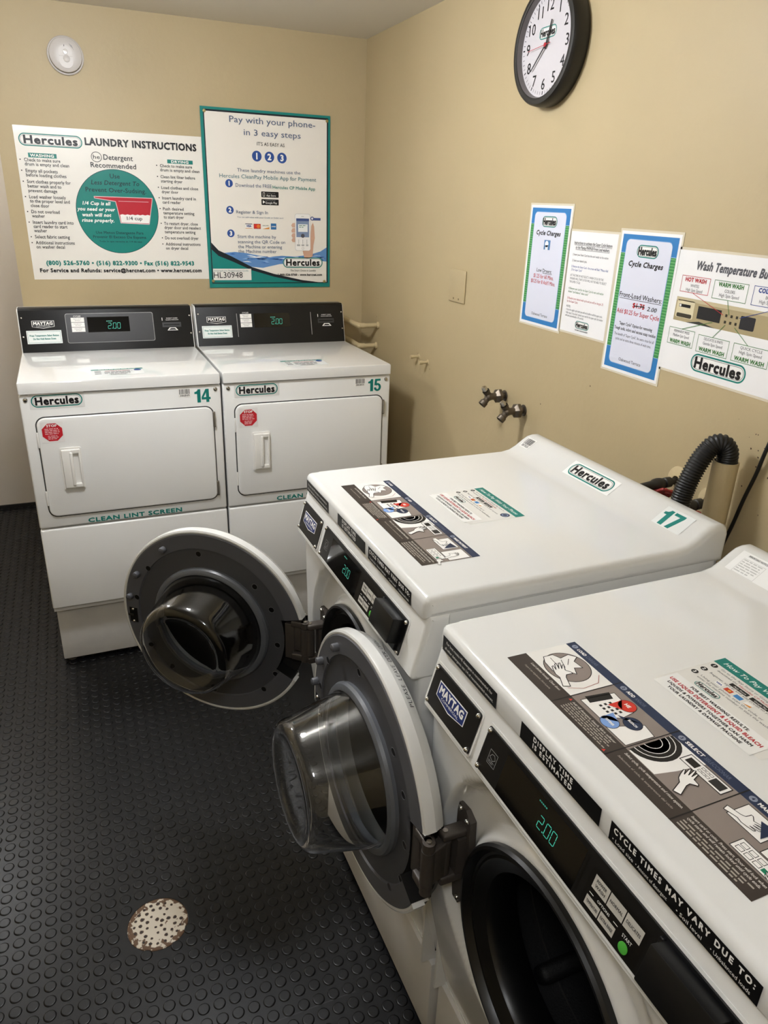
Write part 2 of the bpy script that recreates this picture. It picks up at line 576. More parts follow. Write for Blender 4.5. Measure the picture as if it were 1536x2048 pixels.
def maytag_badge(cv, x0, y0, x1, y1, l=1, blue='#1d2f6b', frame='W'):
    w, h = x1 - x0, y1 - y0
    P = lambda k: [(x0 + k, y1 - k), (x0 + k, y0 + h * .22 + k * .4), ((x0 + x1) / 2, y0 + k), (x1 - k, y0 + h * .22 + k * .4), (x1 - k, y1 - k)]
    cv.poly(P(0), frame, l)
    cv.poly(P(h * 0.06), blue, l + 1)
    cv.text('MAYTAG', (x0 + x1) / 2, y0 + h * 0.44, w * 0.86, h * 0.42, frame, 'x', l + 2, 'c')
    cv.text('COMMERCIAL', (x0 + x1) / 2, y0 + h * 0.25, w * 0.62, h * 0.12, frame, 'm', l + 2, 'c')

def make_dryer(x, number, code, label, lid_w, raised):
    o = D_O + Vector((DC * x, DS * x, 0))
    t = thing('tumble_dryer', label, 'dryer', o, DTH, 'tumble dryers under the posters')
    FX, FZ = (1, 0, 0), (0, 0, 1)          # front plane canvas axes, normal (0,-1,0)
    # body
    m = MB()
    m.box(0.002, DW - 0.002, 0.022, 0.70, 0.256, 1.122, ENAMELG)
    m.build('cabinet', t)
    m = MB()
    m.box(0, DW, 0, 0.03, 0.6165, 1.1165, ENAMELG, r=0.007)
    m.build('front_panel', t)
    m = MB()
    m.box(0, DW, 0, 0.03, 0.278, 0.6105, ENAMELG, r=0.007)
    m.build('lower_panel', t)
    m = MB()
    m.box(0.008, DW - 0.008, 0.053, 0.07, 0.252, 0.285, ENAMELG)
    m.build('toe_strip', t)
    # top
    m = MB()
    prof = [(-0.008, 1.121), (-0.008, 1.154), (-0.006, 1.159), (-0.001, LIDZ), (0.70, LIDZ), (0.70, 1.121)]
    m.extr([(p[0], p[1]) for p in prof], DW - 0.001, 0.006, ENAMELT, Matrix(((0, 1, 0, 0), (1, 0, 0, 0), (0, 0, 1, 0), (0, 0, 0, 1))))
    m.build('top', t)
    # console
    m = MB()
    cp = [(0.541, LIDZ - 0.002), (0.584, 1.318), (0.592, CONZ), (0.665, CONZ), (0.70, 1.29), (0.70, LIDZ - 0.002)]
    m.extr(cp, DW - 0.004, 0.003, ENAMELG, Matrix(((0, 1, 0, 0.002), (1, 0, 0, 0), (0, 0, 1, 0), (0, 0, 0, 1))), n=3)
    con = m.build('console', t)
    m = MB()
    k = [(0.5385, LIDZ), (0.5405, LIDZ), (0.5845, 1.3185), (0.594, CONZ + 0.0005), (0.635, CONZ + 0.0005), (0.635, CONZ + 0.003), (0.592, CONZ + 0.003), (0.5815, 1.3205)]
    m.extr(k, 0.674, 0.001, PANELB, Matrix(((0, 1, 0, 0.006), (1, 0, 0, 0), (0, 0, 1, 0), (0, 0, 0, 1))), n=2)
    cl = math.hypot(0.043, 0.1575)
    ey = Vector((0, 0.043 / cl, 0.1575 / cl))
    O = Vector((0, 0.5385, LIDZ)) - Vector((0, ey.z, -ey.y)) * 0.0004
    cv = Canvas(m, O, FX, ey)
    nrm = cv.n
    if raised:
        cv.poly(rrect(0.177, 0.032, 0.521, 0.150, 0.008), '#9a9a98', 1)
        cv.poly(rrect(0.179, 0.034, 0.519, 0.148, 0.007), PANELG, 2)
    else:
        cv.rect(0.182, 0.035, 0.1845, 0.136, '#9a9a98', 1)
        cv.rect(0.522, 0.035, 0.5245, 0.136, '#9a9a98', 1)
    con2 = m.build('control_plate', t)
    m = MB()
    cv = Canvas(m, O, FX, ey)
    cv.rect(0.2597, 0.0735, 0.4235, 0.1345, LCDM, 3)
    digits(cv, '2.00', 0.338, 0.0865, 0.023, LED, 4, 0.06)
    for i in range(4):
        cv.rect(0.334 + i * 0.006, 0.115, 0.338 + i * 0.006, 0.119, LEDDIM, 4)
    m.build('display', con2)
    for i in range(3):
        m = MB()
        cv = Canvas(m, O, FX, ey)
        y = 0.1155 - i * 0.0195
        cv.rect(0.198, y, 0.2485, y + 0.0178, 'W', 3)
        for r_, w_ in ((0.0105, 0.030), (0.0045, 0.020)):
            cv.text(['HEAVY DUTY', 'NORMAL', 'DELICATES'][i] if r_ > .006 else 'SETTING', 0.223, y + r_, w_, 0.0036, 'M', 'm', 4, 'c')
        m.build('cycle_button', con2)
    m = MB()
    cv = Canvas(m, O, FX, ey)
    maytag_badge(cv, 0.051, 0.094, 0.1345, 0.1245, 1, '#111113')
    m.build('badge', con2)
    m = MB()
    cv = Canvas(m, O, FX, ey)
    cv.text('CYCLES', 0.2225, 0.136, 0.028, 0.0055, 'W', 'm', 3, 'c')
    m.build('panel_print', con2)
    m = MB()
    cv = Canvas(m, O, FX, ey)
    cv.rect(0.0275, 0.034, 0.157, 0.086, '#eef3f1', 1)
    cv.frame(0.0315, 0.038, 0.153, 0.082, 0.0009, 'T', 2)
    cv.text('Press Temperature Select Button', 0.092, 0.0625, 0.108, 0.0075, 'T', 'b', 2, 'c')
    cv.text('Do Not Hold Button Down', 0.092, 0.0495, 0.084, 0.0075, 'T', 'b', 2, 'c')
    m.build('notice_sticker', con2)
    m = MB()
    cv = Canvas(m, O, FX, ey)
    cv.rect(0.556, 0.086, 0.634, 0.106, PANELG, 1)
    cv.rect(0.562, 0.0935, 0.628, 0.0985, '#020202', 2)
    cv.text('INSERT CARD', 0.598, 0.121, 0.046, 0.004, 'W', 'm', 2, 'c')
    cv.text('MAGNETIC STRIPE DOWN', 0.598, 0.114, 0.052, 0.0035, 'W', 'm', 2, 'c')
    cv.rect(0.556, 0.113, 0.5585, 0.126, 'W', 2)
    cv.poly([(0.575, 0.072), (0.62, 0.072), (0.61, 0.084), (0.585, 0.084)], 'W', 2)
    cv.poly([(0.580, 0.0745), (0.614, 0.0745), (0.606, 0.081), (0.59, 0.081)], 'K', 3)
    m.build('card_slot', con2)
    for (sx, sy) in ((0.0165, 0.136), (0.0155, 0.0615), (0.672, 0.133), (0.672, 0.0585)):
        m = MB()
        screw(m, axisM(O + ey * sy + Vector((sx, 0, 0)) + nrm * 0.0003, nrm), 0.0042)
        m.build('screw', con2)
    # front screws
    for sx in (0.020, 0.6655):
        m = MB()
        screw(m, axisM((sx, -0.0003, 1.0995), (0, -1, 0)), 0.0078)
        m.build('screw', t)
    # door
    m = MB()
    M = Matrix(((1, 0, 0, 0), (0, 0, -1, 0), (0, 1, 0, 0), (0, 0, 0, 1)))        # x, z -> front plane, +z = towards viewer
    m.prism(rrect(0.0385, 0.6585, 0.6555, 1.0375, 0.032, 8), -0.004, 0.0006, GAPM, M)
    gp = m.build('door_seam', t)
    bm = bmesh.new()
    poly = rrect(0.0425, 0.6625, 0.6515, 1.0335, 0.029, 8)
    v0 = [bm.verts.new((p[0], -0.001, p[1])) for p in poly]
    fc = bm.faces.new(v0)
    ex = bmesh.ops.extrude_face_region(bm, geom=[fc])
    vv = [g for g in ex['geom'] if isinstance(g, bmesh.types.BMVert)]
    for v in vv:
        v.co.y = -0.0075
    top = [g for g in ex['geom'] if isinstance(g, bmesh.types.BMFace)]
    bmesh.ops.bevel(bm, geom=[e for e in top[0].edges], offset=0.005, segments=3, profile=0.5, affect='EDGES')
    m = MB()
    m.bm(bm, ENAMELG)
    door = m.build('door', t)
    m = MB()
    m.prism(rrect(0.103, 0.765, 0.175, 0.922, 0.006), 0.0070, 0.0115, WPLAS, M)
    m.box(0.108, 0.141, -0.019, -0.011, 0.771, 0.916, WPLAS, r=0.003)
    m.box(0.164, 0.1705, -0.019, -0.011, 0.771, 0.916, WPLAS, r=0.002)
    m.box(0.138, 0.168, -0.019, -0.011, 0.899, 0.916, WPLAS, r=0.003)
    m.box(0.138, 0.168, -0.019, -0.011, 0.771, 0.788, WPLAS, r=0.003)
    m.box(0.134, 0.145, -0.0225, -0.012, 0.781, 0.906, WPLAS, r=0.003)
    m.build('handle', door)
    for z in (0.985, 0.706):
        m = MB()
        m.box(0.6495, 0.6595, -0.009, -0.001, z - 0.03, z + 0.03, STEEL, r=0.002)
        m.tube([(0.6565, -0.009, z - 0.026), (0.6565, -0.009, z + 0.026)], 0.003, CHROME, seg=10)
        m.build('hinge', door)
    for z in (0.955, 0.735):
        m = MB()
        m.box(0.0375, 0.0435, -0.006, -0.001, z - 0.028, z + 0.028, WPLAS, r=0.001)
        m.build('door_catch', door)
    # stickers
    fo = Vector((0, -0.0003, 0))
    do = Vector((0, -0.0078, 0))
    s0 = 0.0 if not raised else 0.0
    lx0, lx1, lz0, lz1 = (0.0365, 0.2015, 1.071, 1.114) if raised else (0.0485, 0.2115, 1.067, 1.1095)
    m = MB()
    cv = Canvas(m, fo, FX, FZ)
    cv.rect(lx0 - 0.006, lz0 - 0.006, lx1 + 0.006, lz1 + 0.006, '#e6e5e2', 1)
    cv.logo(lx0, lz0, lx1, lz1, 2)
    m.build('logo_sticker', t)
    m = MB()
    cv = Canvas(m, fo, FX, FZ)
    numerals(cv, number, 0.587, 1.0525, 0.050, 'T', 1, 0.060)
    m.build('number_decal', t)
    m = MB()
    cv = Canvas(m, fo, FX, FZ)
    barcode(cv, 0.5335, 1.0785, 0.572, 1.106, code)
    m.build('barcode_sticker', t)
    m = MB()
    cv = Canvas(m, do, FX, FZ)
    sx, sz = (0.090, 0.982) if raised else (0.0915, 0.982)
    cv.rect(sx - 0.0365, sz - 0.0375, sx + 0.0365, sz + 0.0375, '#e9e6e4', 1)
    oc = [(sx + 0.0355 * math.cos(PI / 8 + k * PI / 4), sz + 0.0345 * math.sin(PI / 8 + k * PI / 4)) for k in range(8)]
    cv.poly(oc, '#c0202c', 2)
    cv.text('STOP', sx, sz + 0.019, 0.034, 0.0095, 'W', 'b', 3, 'c')
    cv.micro(sx - 0.024, sz + 0.014, 0.048, 0.024, 4, '#f0c9c9', 3)
    cv.micro(sx - 0.016, sz - 0.012, 0.034, 0.016, 3, '#f0c9c9', 3)
    m.build('stop_sticker', door)
    m = MB()
    cv = Canvas(m, fo, FX, FZ)
    cv.text('CLEAN LINT SCREEN', 0.1685 if raised else 0.198, 0.6225, 0.343, 0.0180, 'T', 'x', 1)
    m.build('lint_decal', t)
    # payment label on the top
    m = MB()
    cv = Canvas(m, (0, 0, LIDZ + 0.0002), (1, 0, 0), (0, 1, 0))
    a, b = lid_w
    cv.rect(a, 0.046, b, 0.150, '#e9ebea', 1)
    cv.rect(a, 0.134, b, 0.150, 'T', 2)
    cv.text('How To Pay With Your Phone', (a + b) / 2, 0.138, 0.13, 0.008, 'W', 'bi', 3, 'c')
    cv.text('LIQUIDS & POWDERS', (a + b) / 2, 0.112, 0.085, 0.008, 'R', 'b', 3, 'c')
    cv.micro(a + 0.045, 0.105, 0.10, 0.04, 4, '#6b6b70', 3)
    for i in range(3):
        cv.rect(a + 0.012, 0.112 - i * 0.022, a + 0.034, 0.119 - i * 0.022, 'K', 3)
    cv.logo((a + b) / 2 - 0.03, 0.050, (a + b) / 2 + 0.03, 0.062, 3)
    cv.circle(b - 0.02, 0.12, 0.013, 'N', 3)
    m.build('payment_sticker', t)
    return t
make_dryer(0.0, '14', '386849', 'white tumble dryer numbered 14, the left of the two, under the laundry instructions', (0.242, 0.424), True)
make_dryer(0.6934, '15', '386850', 'white tumble dryer numbered 15, the right of the two, beside the right wall', (0.262, 0.437), False)

def pedestal(loc, rz, x0, x1, y0, y1, h, label):
    t = thing('appliance_pedestal', label, 'pedestal', loc, rz)
    m = MB()
    m.box(x0, x1, y0, y1, 0.016, h, PEDM, r=0.004, seg=2)
    m.build('base_box', t)
    for fx in (x0 + 0.03, x1 - 0.03):
        for fy in ((y0 + 0.03), (y1 - 0.03)):
            m = MB()
            m.lathe([(0, 0.0), (0.018, 0.0), (0.018, 0.006), (0.008, 0.009), (0.008, 0.018), (0, 0.018)], STEEL, Matrix.Translation((fx, fy, 0)), 16)
            m.build('foot', t)
for k, x in enumerate((0.0, 0.6934)):
    pedestal(D_O + Vector((DC * x, DS * x, 0)), DTH, 0.008, DW - 0.008, 0.0527, 0.69, 0.2515,
             ['white box pedestal under the left dryer, beside the grey wall', 'white box pedestal under the right dryer, mostly behind the open door'][k])

# ================================================================== WASHERS
WTH = 0.0174
WO = Vector((-0.863, -1.889, 0))
WA = Vector((math.cos(WTH), math.sin(WTH), 0))
WB = Vector((math.sin(WTH), -math.cos(WTH), 0))
def hand(cv, x, y, s, rot, l, flip=1):
    """line drawing of a reaching hand, fingertips towards +x before turning"""
    c, d = math.cos(rot), math.sin(rot)
    def T(pts):
        return [(x + s * (p[0] * c - flip * p[1] * d), y + s * (p[0] * d + flip * p[1] * c)) for p in pts]
    out = [(-2.2, -.32), (-.9, -.30), (-.45, -.55), (.1, -.62), (.75, -.62), (.85, -.48), (.25, -.36), (1.1, -.30), (1.25, -.14), (.4, -.06), (1.25, .06), (1.32, .22), (.4, .2), (1.0, .36), (1.02, .52), (.2, .46), (-.1, .95), (-.3, 1.0), (-.35, .8), (-.5, .4), (-.9, .28), (-2.2, .34)]
    cv.poly(T(out), 'W', l)
    cv.loop(T(out), s * 0.075, 'K', l + 1)

def load_label(cv, k=1):
    """four panel instruction strip, 0.443 x 0.122"""
    L, H = 0.443, 0.122
    p = L / 4
    cv.rect(0, 0, L, H, '#eceae5', 1)
    cv.rect(0, 0, L, 0.033, '#3b3431', 2)
    cv.rect(0, H - 0.0165, L, H, '#22304d', 2)
    for i, (a, b) in enumerate((('LOAD', 'CARGAR'), ('ADD', 'AÑADIR'), ('SELECT', 'SELECCIONAR'), ('MAKE PAYMENT', 'PAGAR'))):
        x = i * p
        cv.circle(x + 0.012, H - 0.0082, 0.0048, '#8b93a5', 3, 16)
        cv.text(str(i + 1), x + 0.012, H - 0.0108, 0.0, 0.005, '#22304d', 'b', 4, 'c')
        w = 0.0185 if i == 0 else 0.0145 if i == 1 else 0.029 if i == 2 else 0.052
        cv.text(a, x + 0.020, H - 0.0112, w, 0.006, 'W', 'b', 3)
        if i < 3:
            cv.text(b, x + 0.022 + w, H - 0.0112, w * 1.35, 0.006, '#5b667d', 'm', 3)
        if i:
            cv.rect(x - 0.0008, 0, x + 0.0008, H, 'K', 5)
    # print on the brown strip
    t1 = ['Load clothes loosely. Close door.', 'Add HE detergent, bleach, fabric softener', 'Select cycle, cycle temperature and rinse option.', 'Insert card or coins. Press start. Door will lock when']
    t2 = ['Cargue la ropa holgadamente. Cierre la puerta.', '', 'Seleccione el ciclo, la temperatura del ciclo', 'cycle starts and will remain locked until cycle ends.']
    cv.text(t1[0], 0.025, 0.0245, 0.070, 0.0042, '#d8d4cc', 'i', 3)
    cv.text(t2[0], 0.025, 0.0140, 0.062, 0.0032, '#a8a298', 'i', 3)
    cv.text(t1[1], p + 0.012, 0.0255, 0.088, 0.0036, '#d8d4cc', 'i', 3)
    cv.micro(p + 0.012, 0.0235, 0.090, 0.019, 5, '#a8a298', 3)
    cv.poly([(p + .004, .026), (p + .009, .026), (p + .0065, .031)], '#d0392f', 3)
    cv.poly([(2 * p - .009, .003), (2 * p - .004, .003), (2 * p - .0065, .008)], '#d0392f', 3)
    cv.text(t1[2], 2 * p + 0.008, 0.0245, 0.096, 0.0042, '#d8d4cc', 'i', 3)
    cv.text(t2[2], 2 * p + 0.008, 0.0140, 0.092, 0.0032, '#a8a298', 'i', 3)
    cv.text(t1[3], 3 * p + 0.006, 0.0255, 0.099, 0.0040, '#d8d4cc', 'i', 3)
    cv.text(t2[3], 3 * p + 0.006, 0.0195, 0.097, 0.0040, '#d8d4cc', 'i', 3)
    cv.micro(3 * p + 0.006, 0.0155, 0.096, 0.0135, 3, '#a8a298', 3)
    # 1: drum and laundry
    cv.circle(0.052, 0.070, 0.037, 'K', 2, 36, 0.0335)
    cv.circle(0.052, 0.070, 0.0358, '#8d817b', 3, 36, 0.0323)
    lau = [(.018, .052), (.03, .046), (.052, .044), (.066, .052), (.062, .064), (.072, .072), (.058, .078), (.062, .09), (.044, .088), (.036, .099), (.026, .09), (.030, .074), (.018, .068)]
    cv.poly(lau, 'W', 4)
    cv.loop(lau, 0.0012, 'K', 5)
    for a_, b_ in (((.024, .06), (.05, .058)), ((.034, .072), (.052, .066)), ((.036, .084), (.048, .074))):
        cv.line(a_, b_, 0.001, 'K', 5)
    cv.loop([(.085, .101), (.1, .088), (.103, .06), (.094, .04)], 0.0008, '#a85a50', 4, False)
    hand(cv, 0.058, 0.054, 0.016, 2.75, 6, -1)
    # 2: dispenser drawer
    x = p
    cv.rect(x, 0.033, 2 * p, H - 0.0165, '#8a7f79', 2)
    q = [(x + .012, .040), (x + .052, .040), (x + .064, .068), (x + .060, .090), (x + .016, .094)]
    cv.poly(q, 'W', 3)
    cv.loop(q, 0.001, 'K', 4)
    cv.poly([(x + .008, .050), (x + .022, .048), (x + .026, .084), (x + .012, .088)], '#141416', 4)
    for i in range(4):
        for j in range(3):
            cv.rect(x + .030 + i * .007, .056 + j * .008, x + .034 + i * .007, .060 + j * .008, 'K', 5)
    q = [(x + .070, .036), (x + .108, .036), (x + .108, .082), (x + .086, .086)]
    cv.poly(q, 'W', 3)
    cv.loop(q, 0.001, 'K', 4)
    for (cx, cy, col, txt, tip) in ((.046, .091, '#cf3428', 'HE', (.034, .068)), (.078, .073, '#22304d', 'BLEACH', (.056, .066)), (.064, .047, '#7fa3dc', 'SOFTENER', (.050, .064))):
        cv.circle(x + cx, cy, 0.0135, 'K', 5, 26, 0.0125)
        cv.poly([(x + cx - .012, cy - .007), (x + tip[0], tip[1]), (x + cx + .004, cy + .011)] if cy < .09 else [(x + cx - .013, cy + .002), (x + tip[0], tip[1]), (x + cx + .004, cy - .012)], col, 6)
        cv.circle(x + cx, cy, 0.0127, col, 6, 26, 0.0117)
        cv.text(txt, x + cx, cy - .002, .016 if len(txt) > 2 else .009, .004 if len(txt) > 2 else .006, 'W', 'b', 7, 'c')
    # 3: door and control panel
    x = 2 * p
    cv.rect(x, 0.033, 3 * p, H - 0.0165, '#8a7f79', 2)
    cv.poly([(x + .006, .034), (x + .050, .034), (x + .056, .064), (x + .060, .1055), (x + .006, .1055)], 'W', 3)
    cx, cy = x + .004, .072
    arc = lambda r: [(cx, cy - r)] + [(cx + r * math.cos(a_), cy + r * math.sin(a_)) for a_ in [(-PI / 2 + PI * i / 14) for i in range(15)]] + [(cx, cy + r)]
    for r, col in ((.036, '#161618'), (.029, 'W'), (.0278, '#161618'), (.022, 'W'), (.021, '#161618'), (.013, 'W'), (.012, '#161618')):
        cv.poly([(max(px, x + .001), min(max(py, .0335), .105)) for px, py in arc(r)], col, 4 + int((.036 - r) * 250))
    q = [(x + .040, .083), (x + .104, .083), (x + .104, .102), (x + .040, .102)]
    cv.poly(q, 'W', 4)
    cv.loop(q, 0.0012, 'K', 5)
    cv.rect(x + .044, .087, x + .060, .098, 'K', 5)
    cv.rect(x + .082, .086, x + .100, .099, '#2a2a2c', 5)
    for i in range(3):
        cv.frame(x + .063 + i * .006, .0945, x + .068 + i * .006, .0985, .0006, 'K', 6)
        cv.frame(x + .063 + i * .006, .0880, x + .068 + i * .006, .0920, .0006, 'K', 6)
    hand(cv, x + .070, .066, 0.0145, 2.0, 13, -1)
    # 4: paying
    x = 3 * p
    cv.rect(x, 0.033, L, H - 0.0165, '#8a7f79', 2)
    cv.rect(x + .016, .068, x + .062, .102, 'W', 3)
    cv.loop([(x + .016, .068), (x + .062, .068), (x + .062, .102), (x + .016, .102)], .001, 'K', 4)
    q = [(x + .040, .094), (x + .058, .072), (x + .060, .098)]
    cv.poly(q, '#22304d', 10)
    hand(cv, x + .036, .080, 0.0125, 0.25, 7)
    cv.rect(x + .070, .058, x + .108, .102, 'W', 3)
    cv.loop([(x + .070, .058), (x + .108, .058), (x + .108, .102), (x + .070, .102)], .001, 'K', 4)
    hand(cv, x + .090, .076, 0.010, 1.9, 7)
    cv.rect(x + .050, .036, x + .098, .056, 'W', 3)
    cv.loop([(x + .050, .036), (x + .098, .036), (x + .098, .056), (x + .050, .056)], .001, 'K', 4)
    for i in range(3):
        for j in range(2):
            cv.frame(x + .054 + i * .011, .039 + j * .0075, x + .063 + i * .011, .045 + j * .0075, .0007, 'K', 4)
    cv.rect(x + .0865, .039, x + .093, .045, '#17805f', 5)
    hand(cv, x + .101, .040, 0.0085, 2.7, 7, -1)

def pay_label(cv):
    """payment and detergent notices; origin at the near left corner, 0.184 x 0.142"""
    P = rrect(0, 0.006, 0.184, 0.142, 0.004)
    cv.poly(P, '#e4e2dc', 1)
    cv.rect(0.000, 0.119, 0.184, 0.142, 'T', 2)
    cv.text('How To Pay With Your Phone', 0.091, 0.1265, 0.160, 0.0085, 'W', 'i', 3, 'c')
    for i, y in enumerate((0.110, 0.090, 0.072)):
        cv.circle(0.010, y, 0.0052, 'K', 3, 18)
        cv.text(str(i + 1), 0.010, y - 0.003, 0, 0.006, 'W', 'b', 4, 'c')
    cv.text('Go to the App Store or Google Play Store to', 0.021, 0.1110, 0.125, 0.0042, '#4a4a4e', 'r', 3)
    cv.text('download the', 0.021, 0.1035, 0.036, 0.0042, '#4a4a4e', 'r', 3)
    cv.text('Hercules CP Mobile app', 0.060, 0.1035, 0.066, 0.0042, 'R', 'm', 3)
    cv.text('Register, sign in and add credit to your account', 0.021, 0.0890, 0.135, 0.0042, '#4a4a4e', 'r', 3)
    cv.text('Using your phone, scan the code or', 0.021, 0.0712, 0.108, 0.0042, '#4a4a4e', 'r', 3)
    cv.text('enter the machine number to start the washer/dryer', 0.021, 0.0645, 0.145, 0.0042, '#4a4a4e', 'r', 3)
    for x in (0.052, 0.087):
        cv.rect(x, 0.0935, x + 0.031, 0.1015, 'K', 3, 0.0012)
        cv.text('App Store' if x < .06 else 'Google Play', x + 0.017, 0.0955, 0.021, 0.0034, 'W', 'r', 4, 'c')
    for i, c in enumerate(('N', '#c63a22', '#3d86c6', 'O')):
        cv.rect(0.040 + i * 0.017, 0.0775, 0.052 + i * 0.017, 0.0860, 'W' if i in (0, 3) else c, 3)
        if i == 0:
            cv.text('VISA', 0.046, 0.080, 0.010, 0.0038, 'N', 'b', 4, 'c')
        if i == 1:
            cv.circle(0.0645, 0.0817, 0.0024, 'Y', 4, 12)
        if i == 3:
            cv.poly([(0.091, 0.0775), (0.103, 0.0775), (0.103, 0.082)], 'O', 4)
    cv.circle(0.166, 0.103, 0.0105, '#22304d', 3)
    cv.circle(0.166, 0.103, 0.0072, '#8fa0c0', 4)
    cv.circle(0.166, 0.103, 0.0050, '#22304d', 5)
    cv.logo(0.030, 0.0475, 0.072, 0.0605, 3)
    # clear strip with the detergent warning
    cv.rect(0.004, 0.000, 0.172, 0.044, '#efefec', 6)
    cv.text('FOR BEST WASHING RESULTS:', 0.088, 0.0345, 0.100, 0.0058, 'K', 'b', 7, 'c')
    cv.text('USE LIQUID DETERGENT & LIQUID BLEACH', 0.088, 0.0240, 0.158, 0.0068, 'R', 'b', 7, 'c')
    cv.text('LIQUIDS & POWDERS TOGETHER CAN HARM', 0.088, 0.0145, 0.146, 0.0056, 'K', 'b', 7, 'c')
    cv.text('YOUR LAUNDRY & DAMAGE MACHINE', 0.088, 0.0055, 0.128, 0.0056, 'K', 'b', 7, 'c')

def make_washer(v0, k, dz, number, code, label, door_t, door_c, hump_notice):
    """local axes: +x to the back (u), -y to the right (v), k scales the width"""
    W = 0.686 * k
    o = WO + WB * v0 + Vector((0, 0, dz))
    t = thing('washing_machine', label, 'washing machine', o, WTH, 'front loading washers along the right wall')
    ZT, ZB, ZP = 1.1476, 1.103, 0.246 - dz
    Y = lambda v: -v * k
    FXc = (0, -k, 0)
    # ---- cabinet sides and back
    m = MB()
    for va, vb in ((0.002, 0.008), (0.678, 0.684)):
        m.box(0.045, 0.655, Y(vb), Y(va), ZP, ZB + 0.012, ENAMEL)
    m.box(0.649, 0.655, Y(0.684), Y(0.002), ZP, ZB + 0.012, ENAMEL)
    m.box(0.07, 0.655, Y(0.684), Y(0.002), ZP, ZP + 0.006, ENAMEL)
    m.build('cabinet', t)
    # ---- front panel with its dished porthole
    def prof(z):
        P = [(ZP, 0.073), (0.30, 0.060), (0.40, 0.040), (0.50, 0.020), (0.60, 0.006), (0.70, -0.001), (0.95, -0.006), (1.02, -0.004)]
        for (z0, u0), (z1, u1) in zip(P, P[1:]):
            if z <= z1 or (z1, u1) == P[-1]:
                f = max(0, min(1, (z - z0) / (z1 - z0)))
                return u0 + (u1 - u0) * f
    VC, ZC = 0.343, 0.735
    def dish(r, th):
        R1 = 0.290
        f = max(0.0, min(1.0, (R1 - r) / 0.016))
        f = f * f * (3 - 2 * f)
        g = max(0.0, min(1.0, (R1 - 0.016 - r) / 0.06))
        g2 = max(0.0, min(1.0, (0.222 - r) / 0.022))
        return 0.019 * f + 0.008 * g - 0.017 * g2 * g2 * (3 - 2 * g2)
    ang = set(2 * PI * i / 160 for i in range(160))
    for cx_ in (0.0, 0.686):
        for cz_ in (ZP, 1.02):
            ang.add(math.atan2(cz_ - ZC, cx_ - VC) % (2 * PI))
    ang = sorted(ang)
    NR = 70
    vs, fs = [], []
    for a in ang:
        c, s_ = math.cos(a), math.sin(a)
        lim = 9
        if c > 1e-6: lim = min(lim, (0.686 - VC) / c)
        if c < -1e-6: lim = min(lim, -VC / c)
        if s_ > 1e-6: lim = min(lim, (1.02 - ZC) / s_)
        if s_ < -1e-6: lim = min(lim, (ZP - ZC) / s_)
        for i in range(NR):
            r = 0.188 + (lim - 0.188) * i / (NR - 1)
            v, z = VC + r * c, ZC + r * s_
            e = min(v, 0.686 - v, 0.02)
            edge = 0.010 * (1 - math.sqrt(max(0, 1 - (1 - e / 0.02) ** 2)))
            vs.append((prof(z) + dish(r, a) + edge, Y(v), z))
        # turned back edge
        vs.append((0.075, Y(VC + lim * c), ZC + lim * s_))
    n = len(ang)
    q = NR + 1
    for i in range(n):
        i2 = (i + 1) % n
        for j in range(q - 1):
            fs.append((i * q + j, i2 * q + j, i2 * q + j + 1, i * q + j + 1))
    m = MB()
    m.add(vs, fs, ENAMEL)
    front = m.build('front_panel', t, 40)
    # ---- gasket and drum
    m = MB()
    MX = Matrix(((0, 0, 1, 0.0), (-k, 0, 0, Y(VC)), (0, 1, 0, ZC), (0, 0, 0, 1)))     # lathe z -> +x
    m.lathe([(0.186, 0.030), (0.198, 0.008), (0.1995, -0.004), (0.196, -0.009), (0.191, -0.009), (0.187, -0.003), (0.184, 0.004), (0.180, 0.005), (0.1755, 0.003), (0.152, 0.014), (0.148, 0.022), (0.150, 0.050), (0.165, 0.075), (0.172, 0.085)], GASKET, MX, 72)
    m.build('door_gasket', t)
    m = MB()
    m.lathe([(0.170, 0.080), (0.235, 0.085), (0.235, 0.20), (0.2352, 0.205), (0.235, 0.21), (0.235, 0.44), (0.15, 0.47), (0.0, 0.475)], DRUMM, MX, 60)
    for i in range(3):
        a = 2 * PI * i / 3 + 0.5
        m.box(-0.016, 0.016, 0.195, 0.236, 0.11, 0.40, DRUMM, MX @ Matrix.Rotation(a, 4, 'Z'), r=0.012)
    m.build('drum', t)
    m = MB()
    m.lathe([(0.2345, 0.1500), (0.2315, 0.1514), (0.2345, 0.1528)], CHROME, MX, 60)
    m.build('drum_seam', t)
    # ---- lid with raised back
    prof_l = [(0.010, ZB), (0.0, ZB + 0.001), (-0.001, ZB + 0.012), (-0.001, ZT - 0.016), (0.001, ZT - 0.008), (0.006, ZT - 0.003), (0.013, ZT - 0.0012), (0.028, ZT - 0.0012), (0.031, ZT), (0.545, ZT), (0.570, ZT + 0.004), (0.590, ZT + 0.014), (0.610, ZT + 0.028), (0.624, ZT + 0.0365), (0.638, ZT + 0.040), (0.655, ZT + 0.040), (0.668, ZT + 0.034), (0.674, ZT + 0.02), (0.674, ZB)]
    m = MB()
    m.extr(prof_l, W, 0.015, ENAMEL, Matrix.Translation((0, -W, 0)), 7)
    lid_o = m.build('lid', t, 38)
    # ---- sloping control panel
    SL = 0.28
    sl = math.hypot(1, SL)
    cp = [(0.05, 1.1125), (0.0085, 1.1125), (0.006, 1.107), (-0.0205, 1.003), (-0.0218, 0.996), (-0.0185, 0.990), (-0.012, 0.988), (0.05, 0.985)]
    m = MB()
    m.extr(cp, W + 0.006, 0.010, ENAMEL, Matrix.Translation((0, -W - 0.002, 0)), 5)
    cpo = m.build('control_panel', t)
    ey = Vector((SL / sl, 0, 1 / sl))
